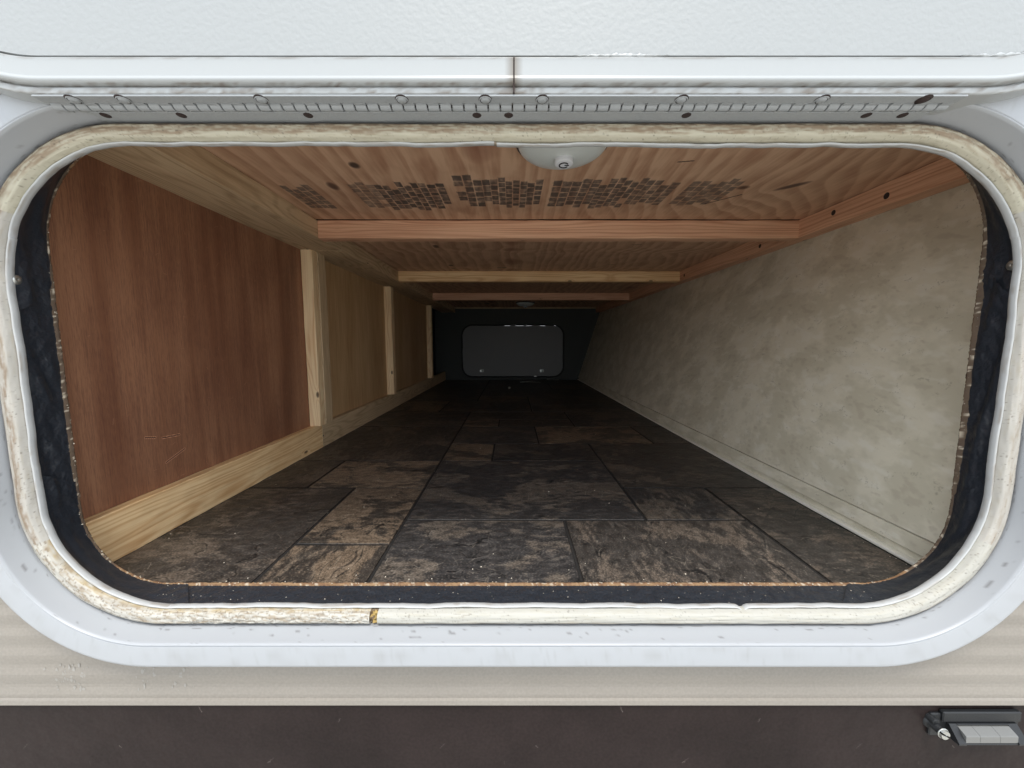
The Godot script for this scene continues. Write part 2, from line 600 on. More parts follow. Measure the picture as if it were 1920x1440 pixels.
	M.vinyl_shade = mat(rgb(150, 146, 132), 0.55)

	# three stone-print floor tiles
	var sl := bump(101, 0.02, 512, 7.0, 5)
	var s0 := slate_image(768, 111, rgb(64, 60, 57), rgb(96, 86, 77), rgb(136, 126, 115), 0.02)
	var s1 := slate_image(768, 121, rgb(68, 62, 57), rgb(122, 105, 88), rgb(156, 142, 124), 0.2)
	var s2 := slate_image(768, 131, rgb(60, 58, 58), rgb(98, 89, 80), rgb(136, 129, 121), 0.08)
	var tl := [s0, s1, s2]
	M.slate = []
	for k in 3:
		scratches(tl[k], 140 + k, 420, rgb(190, 178, 160), 26)
		M.slate.append(textured(tl[k], Vector2(0.62, 0.62), 0.48, sl, 0.28))

	# outside skins
	var o1 := noise(151, 0.01, 4)
	var o2 := noise(152, 0.2, 3)
	im = paint(512, 512, func(x, y):
		var a := o1.get_noise_2d(x * 0.4, y)
		var b := o2.get_noise_2d(x, y)
		return rgb(140, 134, 126) * (1.0 + a * 0.025 + b * 0.05))
	M.siding = textured(im, Vector2(0.4, 0.4), 0.42)
	M.siding.vertex_color_use_as_albedo = true
	im = paint(512, 512, func(x, y):
		var a := o1.get_noise_2d(x * 0.7, y * 0.7)
		var b := o2.get_noise_2d(x, y)
		return rgb(42, 35, 34) * (1.0 + a * 0.16 + b * 0.13))
	scratches(im, 155, 50, rgb(140, 132, 126), 9)
	M.skirt = textured(im, Vector2(0.45, 0.45), 0.45, bump(156, 0.1, 256, 1.5), 0.12)
	M.skirt.metallic_specular = 0.22
	im = paint(512, 512, func(x, y):
		return rgb(186, 182, 174) * (1.0 + o1.get_noise_2d(x, y) * 0.2 + o2.get_noise_2d(x, y) * 0.25))
	M.ground = textured(im, Vector2(0.01, 0.01), 0.9)

# ---------------------------------------------------------------- the scene
func _ready():
	rng.seed = 77
	# camera
	var cam := Camera3D.new()
	cam.fov = 90.0
	cam.near = 0.02
	cam.far = 600.0
	cam.position = Vector3(0, CY, 0)
	cam.rotation.x = -atan(76.0 / 720.0)
	add_child(cam)
	cam.current = true
	# overcast daylight
	var sky_mat := ProceduralSkyMaterial.new()
	sky_mat.sky_top_color = Color(0.85, 0.895, 0.95)
	sky_mat.sky_horizon_color = Color(0.95, 0.97, 0.985)
	sky_mat.sky_curve = 0.35
	sky_mat.ground_bottom_color = Color(0.5, 0.5, 0.5)
	sky_mat.ground_horizon_color = Color(0.8, 0.8, 0.8)
	sky_mat.sky_energy_multiplier = 1.0
	var sky := Sky.new()
	sky.sky_material = sky_mat
	var env := Environment.new()
	env.background_mode = Environment.BG_SKY
	env.sky = sky
	env.ambient_light_source = Environment.AMBIENT_SOURCE_SKY
	env.tonemap_mode = Environment.TONE_MAPPER_LINEAR
	env.tonemap_exposure = 2.28
	env.sdfgi_enabled = true
	env.ssao_enabled = true
	env.ssil_enabled = true
	var we := WorldEnvironment.new()
	we.environment = env
	add_child(we)
	var sun := DirectionalLight3D.new()
	sun.light_energy = 0.42
	sun.light_color = Color(1.0, 0.98, 0.95)
	sun.light_angular_distance = 20.0
	sun.shadow_enabled = true
	sun.rotation_degrees = Vector3(-64, 6, 0)
	add_child(sun)

	materials()
	build_ground()
	build_outside()
	build_bay()
	build_floor()
	build_timbers()
	build_hatch_frame()
	build_lining()
	build_seal()
	build_door()
	build_hinge()
	build_lights()
	build_far_hatch()
	build_marker()
	build_small()

func build_ground():
	var o := MeshInstance3D.new()
	o.name = "ground"
	var pm := PlaneMesh.new()
	pm.size = Vector2(400, 400)
	o.mesh = pm
	o.material_override = M.ground
	o.position = Vector3(0, -0.66, 0)
	add_child(o, true)
	o.set_meta("kind", "structure")

func base_loop(nx: int, ny: int, na: int) -> Array:          # the inner edge of the rubber seal
	return rr(-0.484, 0.487, -0.2755, 0.184, 0.122, 0.125, nx, ny, na)

func cut_loop(nx: int, ny: int, na: int) -> Array:           # the sawn opening on the inside of the wall
	return rr(-0.494, 0.503, -0.2795, 0.215, 0.095, 0.112, nx, ny, na)

func ring(mb: MB, l: Array, z: float, rect: Rect2, toward: float):
	var m: int = l[0].size()
	var c := Vector2(0.004, -0.04)
	var far: Array = []
	for k in m:
		var d: Vector2 = (l[0][k] - c).normalized()
		var tx: float = ((rect.end.x if d.x > 0 else rect.position.x) - c.x) / d.x if absf(d.x) > 1e-6 else 1e9
		var ty: float = ((rect.end.y if d.y > 0 else rect.position.y) - c.y) / d.y if absf(d.y) > 1e-6 else 1e9
		far.append(c + d * minf(tx, ty))
	for k in m:
		var q: int = (k + 1) % m
		var a := V(l[0][k].x, l[0][k].y, z)
		var b := V(l[0][q].x, l[0][q].y, z)
		var e := V(far[q].x, far[q].y, z)
		var f := V(far[k].x, far[k].y, z)
		mb.quad(a, b, e, f, Vector3(0, 0, toward), 2, 0, Vector2.ZERO)

func build_outside():
	# ribbed siding: strips between profile heights, clipped by the hatch opening, bent to the rib profile
	var hole: PackedVector2Array = []
	var l := base_loop(24, 10, 14)
	for k in l[0].size(): hole.append(l[0][k] + l[1][k] * 0.022)
	var ys: Array = [-0.3815, -0.3812, -0.3795, -0.3745, -0.3735]
	var zs: Array = [0.3770, 0.3685, 0.3672, 0.3676, 0.3698]
	var y := -0.3735
	while y < 1.3:
		for st in [[0.0040, 0.36965], [0.0115, 0.3709], [0.0150, 0.3710], [0.0225, 0.3699]]:
			ys.append(y + st[0]); zs.append(st[1])
		y += 0.0225
	var mb := MB.new()
	var x0 := -2.4
	var x1 := 2.4
	for k in ys.size() - 1:
		var strip := PackedVector2Array([Vector2(x0, ys[k]), Vector2(x1, ys[k]), Vector2(x1, ys[k + 1]), Vector2(x0, ys[k + 1])])
		var bits: Array = [strip]
		if ys[k] < 0.25 and ys[k + 1] > -0.32:
			bits = Geometry2D.clip_polygons(strip, hole)
		for poly in bits:
			var ix := Geometry2D.triangulate_polygon(poly)
			for e in range(0, ix.size(), 3):
				var w: Array = []
				for s in 3:
					var q: Vector2 = poly[ix[e + s]]
					w.append(V(q.x, q.y, remap(q.y, ys[k], ys[k + 1], zs[k], zs[k + 1])))
				mb.tri(w[0], w[1], w[2], Vector2(w[0].x, w[0].y), Vector2(w[1].x, w[1].y), Vector2(w[2].x, w[2].y), Vector3(0, 0, 1))
	var sd := thing("ribbed_siding", V(0, -0.38, 0.372), "beige ribbed metal siding with horizontal ridges around the open hatch", "siding")
	part(mb, "sheet", M.siding, sd)
	# white overspray flecks left on the ribs at lower left
	mb = MB.new()
	var r := RandomNumberGenerator.new()
	r.seed = 9
	for k in 80:
		var cx: float = [-0.475, -0.455, -0.468, -0.385, -0.352][k % 5] + r.randfn(0, 0.008)
		var cy: float = r.randf_range(-0.366, -0.336)
		var rad := 0.0003 + 0.0020 * pow(r.randf(), 2.5)
		var pts: Array = []
		for e in 7:
			var g := TAU * e / 7.0
			pts.append(on_rib(cx + cos(g) * rad * r.randf_range(0.4, 1.4), cy + sin(g) * rad * r.randf_range(0.5, 2.2)))
		for e in 7:
			mb.tri(on_rib(cx, cy), pts[e], pts[(e + 1) % 7], Vector2.ZERO, Vector2.ZERO, Vector2.ZERO, Vector3(0, 0, 1))
	var fl := part(mb, "paint_flecks", mat(rgb(150, 146, 140), 0.42), sd)
	fl.set_meta("kind", "stuff")
	mb = MB.new()
	mb.box(V(0, -0.502, 0.3815), Vector3(4.8, 0.246, 0.02), 0.002)
	var sk := thing("skirt_panel", V(0, -0.62, 0.382), "dark brown skirt panel along the bottom, below the beige siding", "panel")
	part(mb, "sheet", M.skirt, sk)
	# wall core round the opening
	var w := struct("wall_front")
	mb = MB.new()
	var cl := cut_loop(24, 10, 14)
	ring(mb, cl, 0.379, Rect2(-1.4, -0.372, 2.8, 0.90), 1)
	ring(mb, cl, Z_CUT, Rect2(-1.4, -0.372, 2.8, 0.90), -1)
	sweep(mb, cl, [Vector2(0, 0.379), Vector2(0, Z_CUT)])
	part(mb, "wall_core", M.grey_pine, w)

func on_rib(x: float, y: float) -> Vector3:      # a point a hair in front of the ribbed sheet
	var f := fposmod(y + 0.3735, 0.0225)
	var z := 0.3699
	if f < 0.004: z = lerpf(0.3699, 0.36975, f / 0.004)
	elif f < 0.0115: z = lerpf(0.36975, 0.3707, (f - 0.004) / 0.0075)
	elif f < 0.015: z = 0.3707
	else: z = lerpf(0.3708, 0.3699, (f - 0.015) / 0.0075)
	return V(x, y, z - 0.00012)

func build_bay():
	# left wall: three door-skin panels between studs, then an open dark recess
	var wl := struct("wall_left")
	var spans := [[0.405, 0.997, "luan"], [0.998, 1.628, "ply"], [1.629, 2.418, "ply"]]
	for s in spans:
		var mb := MB.new()
		var z0: float = s[0]
		var z1: float = s[1]
		var nz := 20
		var p := PackedVector3Array()
		var uv := PackedVector2Array()
		for k in nz + 1:
			for j in 2:
				var z := lerpf(z0, z1, float(k) / nz)
				p.append(V(WALL_L - 0.0008 * sin(PI * k / nz), -0.285 + 0.58 * j, z))
				if s[2] == "luan": uv.append(Vector2((z - 0.42) / 0.565, (0.56 - 0.58 * j) / 0.555))
				else: uv.append(Vector2((z - z0) / 0.75 + z0 * 3.3, 0.3 + 0.58 * j))
		mb.grid(p, nz + 1, 2, uv, PackedColorArray(), false, false, false)
		mb.box(V(WALL_L - 0.014, 0.005, (z0 + z1) * 0.5), Vector3(0.02, 0.58, z1 - z0 - 0.0005), 0.0, 1)
		part(mb, "panel", M[s[2]], wl)
	var mr := MB.new()
	mr.box(V(-0.60, 0.0, 2.70), Vector3(0.02, 0.62, 0.62), 0.0)
	mr.box(V(-0.566, 0.0, 2.42), Vector3(0.09, 0.62, 0.01), 0.0)
	part(mr, "recess", M.recess, wl)
	# outer backing, keeps the daylight out
	mr = MB.new()
	mr.box(V(-0.64, 0.0, 1.725), Vector3(0.05, 0.66, 2.64), 0.0)
	part(mr, "backing", M.recess, wl)

	# right wall: leaning sheet of marbled vinyl
	var wr := struct("wall_right")
	var mb := MB.new()
	var p := PackedVector3Array()
	var uv := PackedVector2Array()
	for k in 61:
		var z := lerpf(0.405, 3.0, k / 60.0)
		for j in 9:
			var h := lerpf(0.0362, 0.58, j / 8.0)
			p.append(V(RW0 + RWM * h + 0.001 * sin(z * 7.0) * sin(h * 5.0), h - CY, z))
			uv.append(Vector2(z, 0.60 - h))
	mb.grid(p, 61, 9, uv, PackedColorArray(), false, false, true)
	part(mb, "vinyl_sheet", M.vinyl, wr)
	mb = MB.new()
	sheet_strip(mb, [Vector2(RW0 + 0.0075, 0.0045), Vector2(RW0 + 0.0085, 0.0140), Vector2(RW0 + 0.0070, 0.0152), Vector2(RW0 + 0.0030, 0.0158), Vector2(RW0 + 0.0028, 0.0166), Vector2(RW0 + 0.0084, 0.0345), Vector2(RW0 + 0.0092, 0.0352), Vector2(RW0 + 0.0200, 0.0352)], 0.405, 3.0)
	part(mb, "base_strip", M.vinyl, wr)
	mb = MB.new()
	sheet_strip(mb, [Vector2(RW0 + 0.004, 0.0), Vector2(RW0 - 0.0005, 0.0), Vector2(RW0 - 0.0015, 0.001), Vector2(RW0 - 0.0012, 0.0038), Vector2(RW0 + 0.0, 0.005), Vector2(RW0 + 0.0030, 0.0056), Vector2(RW0 + 0.0090, 0.0057)], 0.405, 3.0)
	part(mb, "white_edge", mat(rgb(238, 234, 220), 0.5), wr)
	mb = MB.new()
	for q in [[0.0, 0.58]]:
		var a := [V(RW0 + 0.03, -0.30, 0.405), V(RW0 + 0.03 + RWM * 0.62, 0.32, 0.405), V(RW0 + 0.12 + RWM * 0.62, 0.32, 0.405), V(RW0 + 0.12, -0.30, 0.405)]
		var b: Array = []
		for e in a: b.append(Vector3(e.x, e.y, -3.02))
		for e in 4:
			var f: int = (e + 1) % 4
			mb.quad(a[e], a[f], b[f], b[e], Vector3(-1 if e == 0 else 1, 0, 0), 0, 2, Vector2.ZERO)
	part(mb, "backing", M.recess, wr)
	# nail heads along the base strip
	for z in [0.52, 0.66, 0.83]:
		mb = MB.new()
		mb.lathe(V(RW0 + 0.0065, -0.256, z), Vector3(-1, 0.3, 0), [Vector2(0.0016, 0), Vector2(0.0014, 0.0006), Vector2(0.0, 0.0008)], 10)
		part(mb, "nail", M.rust, wr)

	# plywood overhead
	var ce := struct("ceiling")
	mb = MB.new()
	ceiling_sheet(mb, 0.405, 0.8795, true)
	part(mb, "plywood_sheet", M.ceiling, ce)
	mb = MB.new()
	ceiling_sheet(mb, 0.90, 1.50, false)
	ceiling_sheet(mb, 1.5005, 2.14, false)
	ceiling_sheet(mb, 2.1405, 3.0, false)
	part(mb, "plywood_sheet", M.ceiling, ce)
	mb = MB.new()
	mb.box(V(0.05, 0.298, 1.725), Vector3(1.50, 0.04, 2.64), 0.0)
	part(mb, "backing", M.recess, ce)

	# back wall with the far opening
	var bw := struct("wall_back")
	mb = MB.new()
	var fl := far_loop()
	ring(mb, fl, Z_BACK, Rect2(-0.72, -0.34, 1.62, 0.68), 1)
	ring(mb, fl, Z_BACK + 0.035, Rect2(-0.72, -0.34, 1.62, 0.68), -1)
	sweep(mb, fl, [Vector2(0, Z_BACK), Vector2(0, Z_BACK + 0.035)])
	part(mb, "wall_sheet", M.dark_wall, bw)
	mb = MB.new()
	mb.box(V(0.0, 0.278, Z_BACK - 0.012), Vector3(1.5, 0.03, 0.018), 0.001)
	part(mb, "top_rail", M.grey_pine, bw)

func sheet_strip(mb: MB, prof: Array, z0: float, z1: float):
	var p := PackedVector3Array()
	var uv := PackedVector2Array()
	var n := 60
	var nz := noise(17, 9.0, 2)
	for k in n + 1:
		var z := lerpf(z0, z1, float(k) / n)
		for q in prof:
			var w := nz.get_noise_1d(z) * 0.0008
			p.append(V(q.x + w, q.y - CY, z))
			uv.append(Vector2(z + 0.37, 0.61 - q.y * 1.5))
	mb.grid(p, n + 1, prof.size(), uv, PackedColorArray(), false, false, true)

func ceiling_sheet(mb: MB, z0: float, z1: float, first: bool):
	var p := PackedVector3Array()
	var uv := PackedVector2Array()
	for k in 13:
		for j in 9:
			var x := lerpf(-0.56, 0.72, k / 12.0)
			var z := lerpf(z0, z1, j / 8.0)
			p.append(V(x, 0.272 + 0.0006 * sin(x * 9.0) * sin(z * 8.0), z))
			if first: uv.append(Vector2((x + 0.44) / 1.12, (z - 0.40) / 0.50))
			else: uv.append(Vector2((x * 0.9 + 0.61 + z0) / 1.12, (fmod(z - z0, 0.27) + 0.01) / 0.50))
	mb.grid(p, 13, 9, uv, PackedColorArray(), false, false, false)

func build_floor():
	var fl := struct("floor")
	var mb := MB.new()
	mb.box(V(0.0, -CY - 0.0212, 1.725), Vector3(1.36, 0.04, 2.64), 0.0)
	part(mb, "grout", M.grout, fl)
	var xl := -0.535
	var xr := 0.5065
	var t: Array = [        # x0, x1, z0, z1, stone, tint
		[xl, -0.305, 0.4205, 0.723, 0, 0.95], [-0.305, -0.17, 0.4205, 0.511, 1, 0.95], [-0.305, -0.17, 0.511, 0.723, 1, 0.92],
		[-0.17, 0.083, 0.4205, 0.586, 2, 1.05], [0.083, 0.375, 0.4205, 0.586, 0, 1.05], [0.375, xr, 0.4205, 0.723, 0, 0.85],
		[-0.17, 0.2145, 0.586, 0.897, 2, 0.95], [0.2145, 0.375, 0.586, 0.723, 2, 0.85], [0.2145, xr, 0.723, 1.055, 0, 0.9],
		[-0.40, -0.17, 0.723, 0.897, 1, 1.15], [xl, -0.40, 0.723, 0.897, 0, 0.9], [-0.17, -0.048, 0.897, 1.055, 1, 0.95],
		[-0.048, 0.2145, 0.897, 1.055, 2, 0.75], [xl, -0.17, 0.897, 1.277, 0, 0.95], [-0.17, 0.076, 1.055, 1.277, 2, 0.9],
		[0.076, 0.40, 1.055, 1.277, 1, 1.05], [0.40, xr, 1.055, 1.277, 0, 0.9], [-0.17, -0.045, 1.277, 1.40, 1, 0.95], [-0.045, 0.2145, 1.277, 1.40, 0, 0.85],
		[0.2145, xr, 1.277, 1.56, 2, 0.9], [xl, -0.17, 1.277, 1.56, 2, 0.85], [-0.17, 0.2145, 1.40, 1.56, 0, 0.9],
		[xl, -0.30, 1.56, 1.86, 1, 0.9], [-0.30, 0.083, 1.56, 1.86, 0, 0.85], [0.083, xr, 1.56, 1.74, 2, 0.9], [0.083, xr, 1.74, 2.02, 0, 0.95],
		[xl, -0.17, 1.86, 2.2, 2, 0.9], [-0.17, 0.083, 1.86, 2.02, 1, 0.9], [-0.17, xr, 2.02, 2.36, 0, 0.9], [xl, -0.17, 2.2, 2.6, 0, 0.9],
		[-0.17, 0.25, 2.36, 2.66, 2, 0.9], [0.25, xr, 2.36, 2.66, 1, 0.85], [xl, -0.17, 2.6, 2.96, 1, 0.8], [-0.17, xr, 2.66, 2.96, 0, 0.9]]
	for k in t.size():
		var q: Array = t[k]
		mb = MB.new()
		var g := 0.0021
		var a := Vector3(q[0] + g, 0, -q[2] - (g if q[2] > 0.43 else 0.0))
		var b := Vector3(q[1] - g, 0, -q[3] + g)
		var cn := Vector3((a.x + b.x) * 0.5, -0.0015 + 0.0002 * (k % 3), (a.z + b.z) * 0.5)
		var sx := b.x - a.x if k % 3 != 1 else a.z - b.z
		var sz := a.z - b.z if k % 3 != 1 else b.x - a.x
		var ox: float = rng.randf() * maxf(0.62 - sx, 0.0) - (a.x if k % 3 != 1 else b.z)
		var oz: float = rng.randf() * maxf(0.62 - sz, 0.0) - (b.z if k % 3 != 1 else a.x)
		var off := Vector2(ox, oz)
		var tv: float = q[5] * 0.88
		mb.box(cn, Vector3(b.x - a.x, 0.003, a.z - b.z), 0.0007, 0, Vector2.ZERO, Color(tv, tv, tv))
		for e in mb.c.size():
			if mb.n[e].y < 0.9: mb.c[e] = Color(0.32, 0.31, 0.31)     # the joint is printed dark
		# the upper face lies on x and z: give it its own upright stretch of the print
		for e in mb.t.size():
			var vv := mb.v[e]
			mb.t[e] = Vector2(vv.x, vv.z) + off if k % 3 != 1 else Vector2(vv.z, vv.x) + off
		var m: StandardMaterial3D = M.slate[q[4]]
		m.vertex_color_use_as_albedo = true
		part(mb, "tile", m, fl)

func timber(called: String, label: String, category: String, group: String, a: Vector3, b: Vector3, up: Vector3, w: float, h: float, m: Material, sd: int, bev := 0.0015) -> MeshInstance3D:
	var mb := MB.new()
	var at := Vector3((a.x + b.x) * 0.5, minf(a.y, b.y) - (h * 0.5 if absf(a.y - b.y) < 0.01 else 0.0), (a.z + b.z) * 0.5)
	plank(mb, a - at, b - at, up, w, h, bev, 0.0007, sd, Vector2(rng.randf() * 3.0, rng.randf() * 0.1))
	var o := MeshInstance3D.new()
	o.name = numbered(called)
	o.mesh = mb.mesh()
	o.material_override = m
	o.position = at
	add_child(o, true)
	tag(o, label, category, group)
	return o

func build_timbers():
	var Y := Vector3.UP
	# board along the foot of the left wall, in two lengths
	timber("floor_board", "pale pine board along the floor under the reddish brown panel, nearest the opening", "board", "boards along the foot of the left wall",
		V(-0.5205, -0.2475, 0.405), V(-0.5205, -0.2475, 1.018), Y, 0.0165, 0.065, M.pine, 201)
	timber("floor_board", "pine board along the floor under the plywood panels, running into the dark", "board", "boards along the foot of the left wall",
		V(-0.5205, -0.2478, 1.0195), V(-0.5205, -0.2478, 2.96), Y, 0.016, 0.0642, M.grey_pine, 202)
	# ledger under the ceiling, left
	timber("ceiling_ledger", "grey-brown ledger board at the top of the left wall above the reddish brown panel", "board", "ledger boards under the ceiling",
		V(-0.4805, 0.2525, 0.405), V(-0.4805, 0.2525, 1.0), Y, 0.10, 0.0385, M.grey_pine, 203)
	timber("ceiling_ledger", "dim ledger board at the top of the left wall above the plywood panels", "board", "ledger boards under the ceiling",
		V(-0.4805, 0.2522, 1.001), V(-0.4805, 0.2522, 2.95), Y, 0.0995, 0.039, M.grey_pine, 204)
	# ledger under the ceiling, right
	var rl := thing("ceiling_ledger", V(0.66, 0.233, 1.7), "reddish ledger board along the top of the sloping marbled wall, with dark screws", "board", "ledger boards under the ceiling")
	var mb := MB.new()
	plank(mb, V(0.6605, 0.2525, 0.405), V(0.6605, 0.2525, 2.95), Y, 0.051, 0.0385, 0.0015, 0.0007, 205, Vector2(0.3, 0))
	part(mb, "board", M.fir, rl)
	for h in [[0.249, 0.681], [0.257, 0.79], [0.248, 1.015], [0.25, 1.45]]:
		mb = MB.new()
		mb.lathe(V(0.6352, h[0], h[1]), Vector3(-1, 0, 0), [Vector2(0.0054, -0.001), Vector2(0.0054, 0.0003), Vector2(0.0046, 0.0005), Vector2(0.0, 0.0006)], 16)
		part(mb, "screw", M.rust, rl)
	# studs
	timber("wall_stud", "pale stud with knots beside the reddish brown panel, nearest upright on the left", "stud", "studs on the left wall",
		V(-0.5135, -0.2145, 0.9985), V(-0.5135, 0.2325, 0.9985), Vector3(0, 0, 1), 0.0285, 0.027, M.pale_pine, 211, 0.002)
	timber("wall_stud", "greyer second stud set tight behind the nearest pale stud", "stud", "studs on the left wall",
		V(-0.5130, -0.2145, 1.034), V(-0.5130, 0.2325, 1.034), Vector3(0, 0, 1), 0.0300, 0.042, M.grey_pine, 212, 0.003)
	timber("wall_stud", "thin pine stud between the two plywood panels on the left wall", "stud", "studs on the left wall",
		V(-0.5130, -0.2145, 1.629), V(-0.5130, 0.2325, 1.629), Vector3(0, 0, 1), 0.0295, 0.036, M.pale_pine, 213)
	timber("wall_stud", "farthest stud on the left, beside the black recess", "stud", "studs on the left wall",
		V(-0.5130, -0.2145, 2.412), V(-0.5130, 0.2325, 2.412), Vector3(0, 0, 1), 0.0295, 0.036, M.pale_pine, 214)
	# cross beams
	timber("ceiling_beam", "reddish fir beam across the ceiling, nearest and widest of the three", "beam", "beams across the ceiling",
		V(-0.4295, 0.2515, 0.895), V(0.6345, 0.2515, 0.895), Y, 0.030, 0.0395, M.fir, 221, 0.003)
	timber("ceiling_beam", "yellowish beam across the ceiling behind the nearest reddish one", "beam", "beams across the ceiling",
		V(-0.4295, 0.2525, 1.502), V(0.6345, 0.2525, 1.502), Y, 0.032, 0.038, M.pine, 222, 0.002)
	timber("ceiling_beam", "dim reddish beam across the ceiling, farthest and smallest of the three", "beam", "beams across the ceiling",
		V(-0.4295, 0.2525, 2.130), V(0.6345, 0.2525, 2.130), Y, 0.032, 0.038, M.fir, 223, 0.002)

func grime(sd: int, strength: float) -> Callable:
	var a := noise(sd, 30.0, 4)
	var b := noise(sd + 1, 220.0, 2)
	return func(q: Vector2, s: float, j: int) -> Color:
		var g := a.get_noise_3d(q.x, q.y, j * 0.02)
		var h := b.get_noise_3d(q.x, q.y, j * 0.005)
		var d := clampf((g - 0.1) * 1.2, 0, 1) * strength + clampf((h - 0.38) * 2.0, 0, 0.5) * strength
		return Color(1, 1, 1).lerp(Color(0.5, 0.45, 0.38), d)

func build_hatch_frame():
	var o := thing("hatch_frame", V(0.0, -0.33, 0.36), "white painted metal frame with rounded corners around the open hatch", "frame")
	var l := base_loop(300, 130, 90)
	var gr1 := noise(305, 30.0, 3)
	var gr2 := noise(306, 120.0, 3)
	var mb := MB.new()
	var flange: Array = [Vector2(0.0150, 0.3800), Vector2(0.0168, 0.3790), Vector2(0.0174, 0.3765), Vector2(0.0177, 0.3735), Vector2(0.0180, 0.3710), Vector2(0.0184, 0.3680), Vector2(0.0194, 0.3610), Vector2(0.0202, 0.3555), Vector2(0.0206, 0.3530), Vector2(0.0211, 0.3518)]
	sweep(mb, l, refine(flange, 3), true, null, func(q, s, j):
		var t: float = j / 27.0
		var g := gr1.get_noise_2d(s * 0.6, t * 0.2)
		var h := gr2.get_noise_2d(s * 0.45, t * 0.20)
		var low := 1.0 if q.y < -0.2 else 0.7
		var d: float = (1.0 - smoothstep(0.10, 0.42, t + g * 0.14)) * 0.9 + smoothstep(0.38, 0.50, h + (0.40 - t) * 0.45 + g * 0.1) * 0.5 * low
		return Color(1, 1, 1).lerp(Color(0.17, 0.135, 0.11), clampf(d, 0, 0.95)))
	part(mb, "inner_flange", M.white, o)
	mb = MB.new()
	var tint := grime(303, 0.30)
	sweep(mb, l, [Vector2(0.0211, 0.3518), Vector2(0.0215, 0.3509), Vector2(0.0221, 0.3507), Vector2(0.0227, 0.3511), Vector2(0.0230, 0.3520), Vector2(0.0236, 0.3522), Vector2(0.0240, 0.3516), Vector2(0.0246, 0.3513),
		Vector2(0.0330, 0.3511), Vector2(0.0430, 0.3513), Vector2(0.0452, 0.3517), Vector2(0.0468, 0.3528), Vector2(0.0476, 0.3548), Vector2(0.0478, 0.3580), Vector2(0.0478, 0.3740)], true, null, tint)
	part(mb, "face", M.white, o)
	for s in [[-0.4866, 0.062, 1.0], [0.4894, 0.076, -1.0]]:
		mb = MB.new()
		mb.lathe(V(s[0], s[1], 0.3845), Vector3(s[2], 0, 0), [Vector2(0.0052, -0.002), Vector2(0.0052, 0.0012), Vector2(0.0044, 0.0024), Vector2(0.0026, 0.0034), Vector2(0.001, 0.0032), Vector2(0.0, 0.0026)], 20)
		part(mb, "screw", M.zinc, o)

